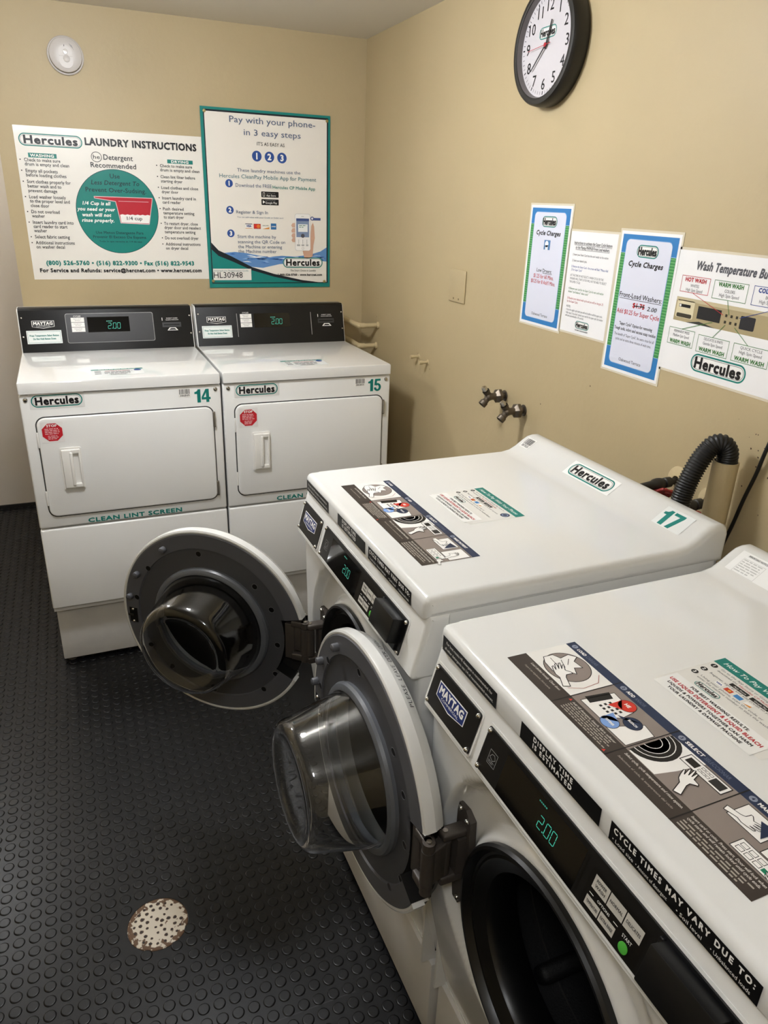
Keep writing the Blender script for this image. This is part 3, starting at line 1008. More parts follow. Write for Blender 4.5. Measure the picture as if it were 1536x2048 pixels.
    PO = Vector((0.008, 0, 1.103))                # top left corner of the slope; s runs downwards
    nn = Vector((-1 / sl, 0, SL / sl))
    PO = PO - nn * 0.0012
    def pcan(mm, lift=0.0):
        return Canvas(mm, PO + nn * lift, FXc, ey)
    def pM(lift=0.0):
        M = Matrix(((0, ey.x, nn.x, 0), (-k, 0, 0, 0), (0, ey.z, nn.z, 0), (0, 0, 0, 1)))
        M.translation = PO + nn * lift
        return M
    # frames round the two black plates
    def plate(name, x0, x1, y0, y1, cut):
        mm = MB()
        P_o = [(x0 - 0.008, y1 + 0.008), (x0 - 0.008, y0 - 0.006), (x1 + 0.006, y0 - 0.006), (x1 + 0.006, y1 + 0.008)]
        mm.prism(rrect(x0 - 0.0065, y0 - 0.005, x1 + 0.0055, y1 + 0.0065, 0.007), 0.0, 0.0042, ENAMEL, pM())
        mm.prism(rrect(x0 - 0.002, y0 - 0.001, x1 + 0.002, y1 + 0.002, 0.005), 0.0042, 0.0046, GAPM, pM())
        mm.prism(rrect(x0, y0, x1, y1, 0.003), 0.0040, 0.0054, PANELB, pM())
        return mm.build(name, cpo)
    bp = plate('badge_plate', 0.0110, 0.1500, -0.0995, -0.0315, 0)
    dp = plate('control_plate', 0.1755, 0.6290, -0.0995, -0.0315, 0)
    for par, x0, x1 in ((bp, 0.0110, 0.1500), (dp, 0.1755, 0.6290)):
        for sx, sy in ((x0 + .004, -0.0355), (x0 + .004, -0.0955), (x1 - .005, -0.0355), (x1 - .005, -0.0955)):
            mm = MB()
            screw(mm, axisM(PO + Vector((0, Y(sx), 0)) + ey * sy + nn * 0.0054, nn), 0.0042)
            mm.build('screw', par)
    mm = MB()
    maytag_badge(pcan(mm, 0.0056), 0.032, -0.0815, 0.120, -0.0475, 1)
    mm.build('badge', bp)
    mm = MB()
    cv = pcan(mm, 0.0055)
    cv.rect(0.2285, -0.099, 0.4030, -0.0385, LCDM, 1)
    cv.rect(0.4060, -0.0985, 0.4090, -0.040, '#050505', 1)
    digits(cv, '2.00', 0.3195, -0.0785, 0.0175, LED, 3, 0.02)
    for i in range(5):
        cv.rect(0.309 + i * 0.0035, -0.0475, 0.3115 + i * 0.0035, -0.0455, LEDDIM, 3)
    mm.build('display', dp)
    mm = MB()
    cv = pcan(mm, 0.0055)
    cv.frame(0.193, -0.078, 0.2125, -0.056, 0.0008, 'M', 1)
    cv.loop([(.196, -.0665), (.200, -.061), (.2055, -.060), (.2095, -.0655), (.204, -.070)], .0009, 'M', 1)
    cv.micro(0.1955, -0.0715, 0.015, 0.005, 2, 'M', 1)
    mm.build('energy_mark', dp)
    # selector buttons
    mm = MB()
    cv = pcan(mm, 0.0055)
    cv.poly(rrect(0.4185, -0.0985, 0.5125, -0.0455, 0.003), '#050506', 1)
    cv.text('OPTIONS', 0.4515, -0.0770, 0.021, 0.0032, 'W', 'r', 2, 'c')
    cv.line((0.427, -0.0757), (0.434, -0.0757), 0.0008, 'W', 2)
    cv.line((0.469, -0.0757), (0.476, -0.0757), 0.0008, 'W', 2)
    cv.text('START', 0.492, -0.0790, 0.015, 0.0042, 'W', 'r', 2, 'c')
    mm.build('keypad', dp)
    GREY = '#b9b5ac'
    for i, (x0, x1, y0, y1, tx) in enumerate(((.4265, .4515, -.0685, -.0505, ('POWER', 'WASH')), (.4530, .4785, -.0685, -.0505, ('NORMAL',)), (.4800, .5070, -.0685, -.0505, ('DELICATES',)), (.4255, .4490, -.0930, -.0800, ('TEMPERATURE',)), (.4505, .4755, -.0930, -.0800, ('EXTRA RINSE',)))):
        mm = MB()
        cv = pcan(mm, 0.0055)
        cv.rect(x0, y0, x1, y1, GREY, 3)
        for j, s_ in enumerate(tx):
            cv.text(s_, (x0 + x1) / 2, (y0 + y1) / 2 - 0.0020 + (0.0033 if len(tx) > 1 else 0) - j * 0.0066, (x1 - x0) * (0.66 if len(s_) < 6 else 0.82), 0.0040, '#26262a', 'm', 4, 'c')
        mm.build('cycle_button', dp)
    mm = MB()
    mm.lathe([(0.0068, 0.0), (0.0068, 0.0008), (0.0060, 0.0012), (0, 0.0013)], mat('green_start_button', '#49a53a', 0.4), axisM(PO + Vector((0, Y(0.492), 0)) + ey * (-0.0885) + nn * 0.0060, nn), 24)
    mm.build('start_button', dp)
    # card reader block
    mm = MB()
    mm.box(0.5290, 0.6165, -0.083, -0.0345, 0.004, 0.029, PANELB, pM(), r=0.002, seg=2)
    mm.box(0.5235, 0.5292, -0.085, -0.034, 0.004, 0.010, PANELB, pM(), r=0.001, seg=1)
    mm.box(0.5290, 0.6165, -0.096, -0.083, 0.004, 0.011, PANELB, pM(), r=0.001, seg=1)
    cv = Canvas(mm, PO + nn * 0.0112, FXc, ey)
    cv.rect(0.536, -0.092, 0.609, -0.087, '#020202', 1)
    mm.build('card_reader', dp)
    # ---- strips on the lid's front edge
    FO = Vector((-0.0013, 0, 0))
    for i, (x0, x1, lines) in enumerate(((0.0155, 0.1790, (('For best results HE detergent is recommended, for', .85, .0050), ('all other detergents use 1/4 of recommended amount.', .90, .0050))),
                                        (0.2410, 0.4070, (('DISPLAY TIME', .50, .0078), ('IS ESTIMATED', .50, .0078))),
                                        (0.4240, 0.6290, (('CYCLE TIMES MAY VARY DUE TO:', .94, .0085), ('', .1, .005))))):
        mm = MB()
        cv = Canvas(mm, FO, FXc, (0, 0, 1))
        z1 = ZT - 0.0155
        z0 = ZB + 0.0025
        cv.rect(x0, z0, x1, z1, '#0d0d0e', 1)
        h = z1 - z0
        for j, (s_, w_, ch) in enumerate(lines):
            if s_:
                yb = z1 - h * (0.40 if i < 2 else 0.46) - j * h * 0.40
                xm = (x0 + x1) / 2 - (0.0 if i != 1 else 0.012)
                cv.text(s_, xm, yb, (x1 - x0) * w_, ch, 'W', ('r', 's', 's')[i], 2, 'c')
        if i == 2:
            for s_, xx in (('\u2022 Load size', 0.430), ('\u2022 Amount of detergent', 0.468), ('\u2022 Soil level', 0.528), ('\u2022 Unbalanced loads', 0.573)):
                cv.text(s_, xx, z0 + h * 0.14, 0.034 if 'Amount' not in s_ and 'Unb' not in s_ else 0.047, 0.0048, 'W', 'r', 2)
        mm.build('edge_label', t)
    # ---- stickers on the lid
    mm = MB()
    cv = Canvas(mm, (0.046, Y(0.126), ZT + 0.0002), FXc, (1, 0, 0), 0.00008)
    load_label(cv)
    mm.build('instruction_sticker', t)
    mm = MB()
    cv = Canvas(mm, (0.215, Y(0.243), ZT + 0.0002), FXc, (1, 0, 0), 0.00008)
    pay_label(cv)
    mm.build('payment_sticker', t)
    # ---- stickers on the raised back: slope between (0.590, +.014) and (0.624, +.0365)
    if not hump_notice:
        e2 = Vector((0.034, 0, 0.0225)).normalized()
        ho = Vector((0.590, 0, ZT + 0.014)) + Vector((-e2.z, 0, e2.x)) * 0.0008
        mm = MB()
        cv = Canvas(mm, ho, FXc, e2)
        cv.rect(0.235, -0.006, 0.410, 0.040, '#f0f0ee', 1)
        cv.logo(0.243, -0.002, 0.402, 0.036, 2)
        mm.build('logo_sticker', t)
        mm = MB()
        cv = Canvas(mm, ho, FXc, e2)
        cv.rect(0.560, -0.010, 0.640, 0.042, '#e2e4e2', 1)
        numerals(cv, number, 0.565, -0.006, 0.042, 'T', 2, 0.056)
        mm.build('number_sticker', t)
        mm = MB()
        cv = Canvas(mm, ho, FXc, e2)
        barcode(cv, 0.026, 0.006, 0.060, 0.036, code)
        mm.build('barcode_sticker', t)
    else:
        e2 = Vector((0.034, 0, 0.0225)).normalized()
        ho = Vector((0.590, 0, ZT + 0.014)) + Vector((-e2.z, 0, e2.x)) * 0.0008
        mm = MB()
        cv = Canvas(mm, ho, FXc, e2)
        cv.rect(0.026, -0.014, 0.200, 0.042, '#f2f2f0', 1)
        cv.frame(0.040, -0.008, 0.088, 0.028, 0.0006, '#bdbdbb', 2)
        cv.micro(0.042, 0.026, 0.044, 0.032, 6, '#c6c6c4', 2)
        cv.text('IMPORTANT NOTICE TO CUSTOMERS', 0.044, 0.0335, 0.075, 0.0045, '#4b4b4e', 'm', 2)
        mm.build('notice_sticker', t)
    # ---- caution label on the front
    mm = MB()
    pts = []
    def fr(v, z):
        r = math.hypot(v - VC, z - ZC)
        return Vector((prof(z) + dish(r, 0) - 0.0020, Y(v), z))
    def quad(pp, mt):
        mm.add([fr(*p) for p in pp], [(0, 1, 2, 3)], ink(mt))
    for rr, ww, col in ((0.236, 0.0022, '#a02c2e'), (0.2405, 0.0011, '#5c534e'), (0.2450, 0.0011, '#5c534e'), (0.2490, 0.0011, '#5c534e'), (0.253, 0.0011, '#5c534e')):
        NS = 26
        for i in range(NS):
            a0, a1 = 3.80 + 0.55 * i / NS, 3.80 + 0.55 * (i + 1) / NS
            if rr > 0.235 and random.random() < 0.18:
                continue
            quad([(VC + (rr - ww / 2) * math.cos(a0), ZC + (rr - ww / 2) * math.sin(a0)), (VC + (rr + ww / 2) * math.cos(a0), ZC + (rr + ww / 2) * math.sin(a0)), (VC + (rr + ww / 2) * math.cos(a1), ZC + (rr + ww / 2) * math.sin(a1)), (VC + (rr - ww / 2) * math.cos(a1), ZC + (rr - ww / 2) * math.sin(a1))], col)
    def pol(r, a):
        return (VC + r * math.cos(a), ZC + r * math.sin(a))
    for (r0, r1, a0, a1) in ((0.2330, 0.2345, 3.66, 3.78), (0.2550, 0.2565, 3.66, 3.78), (0.2335, 0.2565, 3.655, 3.661), (0.2335, 0.2565, 3.775, 3.781), (0.2335, 0.2565, 4.36, 4.366)):
        quad([pol(r0, a0), pol(r1, a0), pol(r1, a1), pol(r0, a1)], '#2c2826')
    quad([pol(0.239, 3.69), pol(0.251, 3.68), pol(0.249, 3.71), pol(0.239, 3.72)], '#2c2826')
    quad([pol(0.238, 3.73), pol(0.251, 3.725), pol(0.247, 3.755), pol(0.240, 3.76)], '#2c2826')
    mm.build('caution_label', t)
    # ---- hinge bracket on the machine
    mm = MB()
    MP = Matrix(((0, 0, -1, 0.030), (-k, 0, 0, 0), (0, 1, 0, 0), (0, 0, 0, 1)))       # (v, z, out)
    zc = door_c[2] - 0.006
    mm.prism([(0.094, zc + 0.098), (0.116, zc + 0.098), (0.132, zc + 0.084), (0.135, zc + 0.035), (0.129, zc - 0.05), (0.124, zc - 0.098), (0.116, zc - 0.112), (0.098, zc - 0.112), (0.094, zc - 0.095), (0.091, zc - 0.02), (0.090, zc + 0.08)], 0.010, 0.022, HINGE, MP)
    mm.prism([(0.099, zc + 0.048), (0.126, zc + 0.048), (0.126, zc - 0.028), (0.099, zc - 0.028)], 0.018, 0.038, HINGE, MP)
    for za, zb in ((0.050, 0.064), (-0.048, -0.030)):
        mm.box(-0.034, 0.012, Y(0.124), Y(0.100), zc + za, zc + zb, HINGE, r=0.004)
    hb = mm.build('hinge_bracket', t)
    for sv, sz in ((0.122, zc + 0.080), (0.114, zc - 0.100), (0.100, zc + 0.090)):
        mm = MB()
        screw(mm, axisM((0.030 - 0.022, Y(sv), sz), (-1, 0, 0)), 0.0055)
        mm.build('screw', hb)
    # ---- door: local X away from the hinge, Z up, Y the inner side
    u_, v_, z_ = door_c
    door = MB()
    LY = Matrix(((1, 0, 0, 0), (0, 0, 1, 0), (0, 1, 0, 0), (0, 0, 0, 1)))             # lathe z -> +Y
    GA, GB = math.radians(-153), math.radians(165)                                    # the rim is cut away at the hinge
    door.lathe([(0.1585, -0.002), (0.165, -0.004), (0.205, -0.004)], DOORG, LY, 96)
    door.lathe([(0.205, -0.004), (0.214, -0.004), (0.216, 0.0), (0.2535, 0.0), (0.2555, -0.002)], DOORG, LY, 120, GA, GB)
    door.lathe([(0.2055, -0.004), (0.2055, -0.034), (0.252, -0.036), (0.252, -0.043)], ink('#151413'), LY, 24, GB, 2 * PI + GA)
    for ga in (GA, GB):
        c0, s0 = math.cos(ga), math.sin(ga)
        for r0, r1, ya, yb, mt in ((0.2050, 0.2555, 0.0, -0.040, ink('#151413')), (0.2550, 0.2645, -0.001, -0.024, ENAMEL), (0.2550, 0.2600, -0.024, -0.034, ENAMEL)):
            door.add([(r0 * c0, ya, r0 * s0), (r1 * c0, ya, r1 * s0), (r1 * c0, yb, r1 * s0), (r0 * c0, yb, r0 * s0)], [(0, 1, 2, 3)], mt)
    d = door.build('door', t)
    d.location = (u_, -v_ * k, z_)
    d.rotation_euler = (0, 0, PI - door_t)
    mm = MB()
    mm.lathe([(0.2550, -0.014), (0.2562, -0.0015), (0.2600, -0.0010), (0.2640, -0.003), (0.2650, -0.006), (0.2650, -0.022), (0.2638, -0.0238), (0.2560, -0.0395), (0.251, -0.043)], ENAMEL, LY, 120, GA, GB)
    mm.lathe([(0.251, -0.043), (0.19, -0.047), (0.172, -0.046)], ENAMEL, LY, 96)
    mm.build('outer_rim', d)
    mm = MB()
    mm.lathe([(0.204, -0.0036), (0.158, -0.0036), (0.158, -0.010)], DOORD, LY, 96)
    mm.lathe([(0.213, -0.0036), (0.204, -0.0036)], DOORD, LY, 120, GA, GB)
    mm.build('inner_ring', d)
    mm = MB()
    mm.lathe([(0.174, -0.045), (0.15, -0.048), (0.08, -0.050), (0.0, -0.050)], DARKWIN, LY, 64)
    mm.build('door_window', d)
    mm = MB()
    mm.lathe([(0.163, -0.004), (0.164, 0.004), (0.161, 0.010), (0.155, 0.013), (0.149, 0.013), (0.146, 0.009), (0.146, -0.006)], FLANGE, LY, 80)
    mm.build('bowl_flange', d)
    mm = MB()
    outer = [(0.1490, 0.006), (0.1440, 0.030), (0.1373, 0.062), (0.1306, 0.094), (0.1262, 0.115), (0.1248, 0.123), (0.1222, 0.1315), (0.1175, 0.138), (0.1110, 0.1425), (0.1030, 0.1445), (0.095, 0.1430), (0.087, 0.1385), (0.078, 0.1345), (0.067, 0.1330), (0.04, 0.1325), (0.0, 0.1325)]
    inner = [(0.0, 0.1280), (0.04, 0.1280), (0.068, 0.1285), (0.080, 0.1302), (0.0895, 0.1342), (0.0965, 0.1386), (0.1030, 0.1400), (0.1095, 0.1385), (0.1148, 0.1348), (0.1186, 0.1295), (0.1208, 0.122), (0.1222, 0.114), (0.1266, 0.093), (0.1333, 0.061), (0.1400, 0.029), (0.1450, 0.006)]
    mm.lathe(outer + inner + [outer[0]], GLASS, LY, 96)
    mm.build('glass_bowl', d, 60)
    for bx, bz in ((0.122, 0.196), (0.208, 0.110), (0.236, 0.040)):
        mm = MB()
        mm.lathe([(0.0085, 0), (0.0085, 0.010), (0.0078, 0.013), (0.005, 0.0145), (0, 0.015)], DOORG, Matrix.Translation((bx, 0, bz)) @ LY, 20)
        mm.build('bumper', d)
    for bx, bz in ((0.025, 0.198), (0.174, 0.132), (0.218, 0.038), (-0.128, 0.135), (-0.172, 0.078), (-0.186, -0.022), (-0.178, -0.112), (-0.145, -0.165), (0.005, -0.205), (0.13, -0.16), (0.19, -0.1)):
        mm = MB()
        mm.lathe([(0.0086, 0.0004), (0.0076, 0.0009), (0.0066, 0.0)], DOORG, Matrix.Translation((bx, -0.004 if math.hypot(bx, bz) < .213 else 0, bz)) @ LY, 16)
        mm.lathe([(0.0070, 0.0005), (0.0, 0.0005)], ink('#050506'), Matrix.Translation((bx, -0.004 if math.hypot(bx, bz) < .213 else 0, bz)) @ LY, 16)
        mm.build('screw_hole', d)
    mm = MB()
    mm.box(0.222, 0.246, -0.001, 0.0012, -0.040, 0.004, ink('#0a0a0b'), r=0.0005, seg=1)
    mm.box(0.232, 0.250, 0.001, 0.0045, -0.021, -0.015, CLOCKB, r=0.001, seg=1)
    for z in (0.0, -0.036):
        screw(mm, axisM((0.233, 0.0012, z), (0, 1, 0)), 0.004)
    mm.build('latch', d)
    mm = MB()
    NOTCH = ink('#1b1917')
    mm.box(-0.232, -0.206, -0.034, -0.006, -0.055, 0.046, HINGE, r=0.002)
    mm.box(-0.262, -0.226, -0.030, -0.008, -0.030, 0.040, HINGE, r=0.003)
    mm.tube([(-0.262, -0.006, -0.032), (-0.262, -0.006, 0.042)], 0.0115, HINGE, seg=18)
    for za, zb in ((-0.052, -0.034), (0.044, 0.060)):
        mm.tube([(-0.262, -0.006, za), (-0.262, -0.006, zb)], 0.0108, HINGE, seg=18)
        mm.box(-0.262, -0.226, -0.016, 0.002, za, zb, HINGE, r=0.003)
    mm.tube([(-0.262, -0.006, -0.054), (-0.262, -0.006, 0.062)], 0.0045, STEEL, seg=12)
    mm.build('hinge_arm', d)
    # link between the knuckle on the door and the bracket
    c_, s_ = math.cos(PI - door_t), math.sin(PI - door_t)
    kn = Vector((u_, -v_ * k, z_)) + Vector((c_ * -0.262 + s_ * 0.006, s_ * -0.262 - c_ * 0.006, 0))
    pb = Vector((-0.026, Y(0.112), z_))
    mm = MB()
    dd = (pb - kn)
    L = dd.length
    M = axisM((kn.x, kn.y, z_), (0, 0, 1), dd.normalized())
    mm.box(-0.006, L + 0.006, -0.010, 0.010, -0.032, 0.042, HINGE, M, r=0.003)
    mm.tube([(L, 0, -0.031), (L, 0, 0.041)], 0.0118, HINGE, M, 18)
    mm.tube([(L, 0, -0.052), (L, 0, 0.060)], 0.0045, STEEL, M, 12)
    mm.build('hinge_link', t)
    return t, d

W17, d17 = make_washer(0.028, 0.965, 0.008, '17', '387005', 'white front loading washer numbered 17 beside the dryers, its door swung half round', 0.71, (-0.239, -0.0674, 0.737 - 0.008), False)
W18, d18 = make_washer(0.7415, 1.0, -0.004, '18', '387006', 'white front loading washer nearest the viewer, its door folded right back', 1.54, (-0.076, -0.137, 0.762), True)
# reminder printed on the rim of the nearer door
mm = MB()
txt = 'PLEASE LEAVE DOOR OPEN'
for door in (d18,):
    R = 0.2599
    n_ = len(txt)
    a_start, a_end = math.radians(85), math.radians(121)
    for i, ch in enumerate(txt):
        if ch == ' ':
            continue
        a = a_end - (a_end - a_start) * (i + 0.5) / n_
        c, s_ = math.cos(a), math.sin(a)
        ex = Vector((s_, 0, -c))
        vs, fs, g0, g1 = glyphs(ch, 0.0)
        kk = 0.0088 / CAP
        ctr = Vector((R * c, -0.0345, R * s_))
        upv = Vector((0.0078 * c, 0.0157, 0.0078 * s_)).normalized()
        ctr += Vector((0.0157 * c, -0.0078, 0.0157 * s_)).normalized() * 0.0012 - upv * 0.001
        mm.add([ctr + ex * ((v[0] - (g0 + g1) / 2) * kk) + upv * (v[1] * kk) for v in vs], fs, ink('K'))
    mm.build('rim_lettering', door)
for k, (v0, kk, name) in enumerate(((0.028, 0.965, 'grey white base under the washer numbered 17'), (0.7415, 1.0, 'grey white base under the washer nearest the viewer'))):
    o = WO + WB * v0
    pedestal(o, WTH, 0.062, 0.66, -0.686 * kk - 0.012, 0.006, 0.2455, name)

# ================================================================== NOTICES ON THE BACK WALL
BX, BZ = (1, 0, 0), (0, 0, 1)
def put_items(cv, items, l=4):
    for it in items:
        s, x, y, w, h, c, st = it
        cv.text(s, x - cv.x0, y - cv.y0, w, h, c, st, l)
P1_ITEMS = [
    ('LAUNDRY INSTRUCTIONS', 0.2601, 0.5191, 0.4449, 0.0285, 'K', 'b'),
    ('WASHING', 0.0496, 0.4666, 0.0877, 0.0109, 'W', 'b'),
    ('Check to make sure', 0.0252, 0.4492, 0.1328, 0.0124, 'K', 'm'),
    ('drum is empty and clean', 0.0255, 0.4336, 0.1638, 0.0124, 'K', 'm'),
    ('Empty all pockets', 0.0255, 0.4096, 0.1177, 0.0125, 'K', 'm'),
    ('before loading clothes', 0.0247, 0.3937, 0.1493, 0.0125, 'K', 'm'),
    ('Sort clothes properly for', 0.0247, 0.3697, 0.1625, 0.0127, 'K', 'm'),
    ('better wash and to', 0.0250, 0.3532, 0.1248, 0.0126, 'K', 'm'),
    ('prevent damage', 0.0252, 0.3364, 0.1069, 0.0127, 'K', 'm'),
    ('Load washer loosely', 0.0248, 0.3133, 0.1371, 0.0128, 'K', 'm'),
    ('to the proper level and', 0.0252, 0.2975, 0.1498, 0.0128, 'K', 'm'),
    ('close door', 0.0259, 0.2803, 0.0690, 0.0129, 'K', 'm'),
    ('Do not overload', 0.0251, 0.2573, 0.1062, 0.0130, 'K', 'm'),
    ('washer', 0.0250, 0.2412, 0.0482, 0.0130, 'K', 'm'),
    ('Insert laundry card into', 0.0250, 0.2171, 0.1548, 0.0131, 'K', 'm'),
    ('card reader to start', 0.0254, 0.2010, 0.1286, 0.0131, 'K', 'm'),
    ('washer', 0.0253, 0.1846, 0.0480, 0.0132, 'K', 'm'),
    ('Select fabric setting', 0.0250, 0.1609, 0.1330, 0.0133, 'K', 'm'),
    ('Additional instructions', 0.0248, 0.1380, 0.1497, 0.0133, 'K', 'm'),
    ('on washer decal', 0.0252, 0.1216, 0.1088, 0.0134, 'K', 'm'),
    ('Detergent', 0.3243, 0.4691, 0.1154, 0.0203, 'K', 'm'),
    ('Recommended', 0.2719, 0.4388, 0.1780, 0.0194, 'K', 'm'),
    ('Use', 0.3420, 0.4004, 0.0388, 0.0172, 'D', 'm'),
    ('Less Detergent To', 0.2655, 0.3745, 0.1911, 0.0171, 'D', 'i'),
    ('Prevent Over-Sudsing.', 0.2417, 0.3465, 0.2401, 0.0172, 'D', 'm'),
    ('1/4 cup', 0.3937, 0.2400, 0.0628, 0.0141, 'K', 'm'),
    ('1/4 Cup is all', 0.2235, 0.2953, 0.1111, 0.0142, 'W', 'bi'),
    ('you need or your', 0.2006, 0.2727, 0.1497, 0.0143, 'W', 'bi'),
    ('wash will not', 0.2182, 0.2503, 0.1144, 0.0144, 'W', 'bi'),
    ('rinse properly.', 0.2142, 0.2289, 0.1276, 0.0144, 'W', 'bi'),
    ('Use Menos Detergente Para', 0.2632, 0.1834, 0.1926, 0.0108, 'D', 'm'),
    ('Prevenir El Exceso De Espuma', 0.2503, 0.1661, 0.2154, 0.0108, 'D', 'm'),
    ('Todo lo que necesita es 1/4 de taza', 0.2730, 0.1501, 0.1741, 0.0066, 'D', 'm'),
    ('DRYING', 0.5948, 0.4701, 0.0723, 0.0106, 'W', 'b'),
    ('Check to make sure', 0.5467, 0.4521, 0.1336, 0.0116, 'K', 'm'),
    ('drum is empty and clean', 0.5465, 0.4361, 0.1646, 0.0117, 'K', 'm'),
    ('Clean lint filter before', 0.5459, 0.4095, 0.1443, 0.0117, 'K', 'm'),
    ('starting dryer', 0.5463, 0.3927, 0.0895, 0.0118, 'K', 'm'),
    ('Load clothes and close', 0.5459, 0.3673, 0.1549, 0.0118, 'K', 'm'),
    ('dryer door', 0.5462, 0.3506, 0.0692, 0.0118, 'K', 'm'),
    ('Insert laundry card in', 0.5460, 0.3263, 0.1422, 0.0119, 'K', 'm'),
    ('card reader', 0.5463, 0.3095, 0.0759, 0.0120, 'K', 'm'),
    ('Push desired', 0.5458, 0.2831, 0.0867, 0.0120, 'K', 'm'),
    ('temperature setting', 0.5462, 0.2666, 0.1315, 0.0121, 'K', 'm'),
    ('to start dryer', 0.5460, 0.2499, 0.0853, 0.0122, 'K', 'm'),
    ('To restart dryer, close', 0.5456, 0.2241, 0.1442, 0.0122, 'K', 'm'),
    ('dryer door and reselect', 0.5460, 0.2075, 0.1564, 0.0122, 'K', 'm'),
    ('temperature setting', 0.5458, 0.1898, 0.1316, 0.0124, 'K', 'm'),
    ('Do not overload dryer', 0.5455, 0.1650, 0.1440, 0.0124, 'K', 'm'),
    ('Additional instructions', 0.5458, 0.1397, 0.1505, 0.0125, 'K', 'm'),
    ('on dryer decal', 0.5456, 0.1225, 0.0956, 0.0125, 'K', 'm'),
    ('(800) 526-5760 • (516) 822-9300 • Fax (516) 822-9543', 0.0549, 0.0559, 0.6088, 0.0186, 'T', 'b'),
    ('For Service and Refunds: service@hercnet.com • www.hercnet.com', 0.0268, 0.0269, 0.6685, 0.0164, 'K', 'b'),
]
P2_ITEMS = [
    ('Pay with your phone-', 0.1216, 0.6773, 0.3830, 0.0240, 'S', 'r'),
    ('in 3 easy steps', 0.1824, 0.6310, 0.2543, 0.0233, 'S', 'r'),
    ("IT'S AS EASY AS", 0.2385, 0.5935, 0.1239, 0.0131, 'K', 'r'),
    ('These laundry machines use the', 0.1469, 0.4857, 0.2868, 0.0133, 'S', 'r'),
    ('Hercules CleanPay Mobile App for Payment', 0.0678, 0.4594, 0.4404, 0.0155, 'G', 'r'),
    ('Download the FREE', 0.1371, 0.4243, 0.1619, 0.0143, 'S', 'r'),
    ('Hercules CP Mobile App', 0.3045, 0.4223, 0.1991, 0.0130, 'T', 'm'),
    ('App Store', 0.2746, 0.3894, 0.0427, 0.0084, 'W', 'r'),
    ('Google Play', 0.2694, 0.3590, 0.0536, 0.0085, 'W', 'r'),
    ('Register & Sign In', 0.1350, 0.3153, 0.1446, 0.0131, 'S', 'r'),
    ('You can add value with your Credit or Debit card', 0.1384, 0.2975, 0.2114, 0.0055, 'S', 'r'),
    ('Start the machine by', 0.1366, 0.2119, 0.1776, 0.0134, 'S', 'r'),
    ('scanning the QR Code on', 0.1368, 0.1897, 0.2205, 0.0135, 'S', 'r'),
    ('the Machine or entering', 0.1372, 0.1684, 0.2046, 0.0136, 'S', 'r'),
    ('the Machine number', 0.1372, 0.1488, 0.1785, 0.0136, 'S', 'r'),
    ('VISA', 0.1788, 0.2592, 0.0233, 0.0086, 'N', 'b'),
    ('HL30948', 0.0205, 0.0391, 0.1321, 0.0251, 'K', 'r'),
    ('Smartphone Registration Code', 0.0222, 0.0677, 0.1574, 0.0057, 'G', 'r'),
    ('The Smart Choice in Laundry', 0.3801, 0.0676, 0.1254, 0.0084, 'K', 'r'),
    ('1-800-526-5760 - www.hercnet.com', 0.3199, 0.0476, 0.2172, 0.0100, 'K', 'b'),
]
# -- laundry instructions
mb = MB()
OX, OZ = -1.473, 1.42
mb.box(OX, OX + 0.726, -0.0018, -0.0002, OZ - 0.002, OZ + 0.577, PAPER)
cv = Canvas(mb, (OX, -0.0019, OZ), BX, BZ)
cv.x0 = cv.y0 = 0
cv.logo(0.0153, 0.505, 0.2494, 0.551, 1)
cv.rect(0.0422, 0.4640, 0.1466, 0.4806, 'T', 1)
cv.rect(0.5784, 0.4680, 0.6843, 0.4830, 'T', 1)
cv.loop(circ(0.2974, 0.4780, 0.0195, 28, 0.0185), 0.0022, 'K', 1)
cv.text('he', 0.2974, 0.4710, 0.026, 0.0150, 'K', 'm', 2, 'c')
cv.circle(0.3602, 0.2705, 0.1650, 'D', 1, 72)
cv.circle(0.3602, 0.2705, 0.1630, 'T', 2, 72)
cup = [(0.2715, 0.3289), (0.5043, 0.3288), (0.5028, 0.3180), (0.4834, 0.2248), (0.3676, 0.2277), (0.3577, 0.2921), (0.3543, 0.3116), (0.2719, 0.3227)]
cv.poly(cup, '#b3182a', 3)
cv.loop(cup, 0.0026, '#e6c9cb', 4)
wav = [(0.3671 + 0.1228 * i / 12, 0.2600 + (0.0025 if i % 2 else 0)) for i in range(13)]
cv.poly([(0.3698, 0.2300)] + wav[:1] + wav[1:] + [(0.4826, 0.2280)], 'W', 4)
cv.rect(0.366, 0.3125, 0.488, 0.3140, '#e6c9cb', 4)
put_items(cv, P1_ITEMS, 6)
for (x, y) in [(0.0110, q + 0.006) for q in (0.4492, 0.4096, 0.3697, 0.3133, 0.2573, 0.2171, 0.1609, 0.1380)] + [(0.5335, q + 0.006) for q in (0.4521, 0.4095, 0.3673, 0.3263, 0.2831, 0.2241, 0.1650, 0.1397)]:
    cv.circle(x, y, 0.0024, 'K', 6, 12)
tag(mb.build('instruction_poster'), 'wide white laundry instructions poster with teal circle on the back wall', 'poster')
# -- pay by phone
t = thing('payment_poster', 'tall teal bordered poster about paying by phone on the back wall', 'poster', (-0.7465, 0, 1.384))
mb = MB()
mb.box(0, 0.576, -0.0055, -0.0030, -0.004, 0.7300, ink('#128079'))
cv = Canvas(mb, (0, -0.0056, 0), BX, BZ)
cv.x0 = cv.y0 = 0
cv.rect(0.0125, 0.0140, 0.5660, 0.7200, '#182028', 1)
cv.rect(0.0170, 0.0180, 0.5595, 0.7130, '#ece7de', 2)
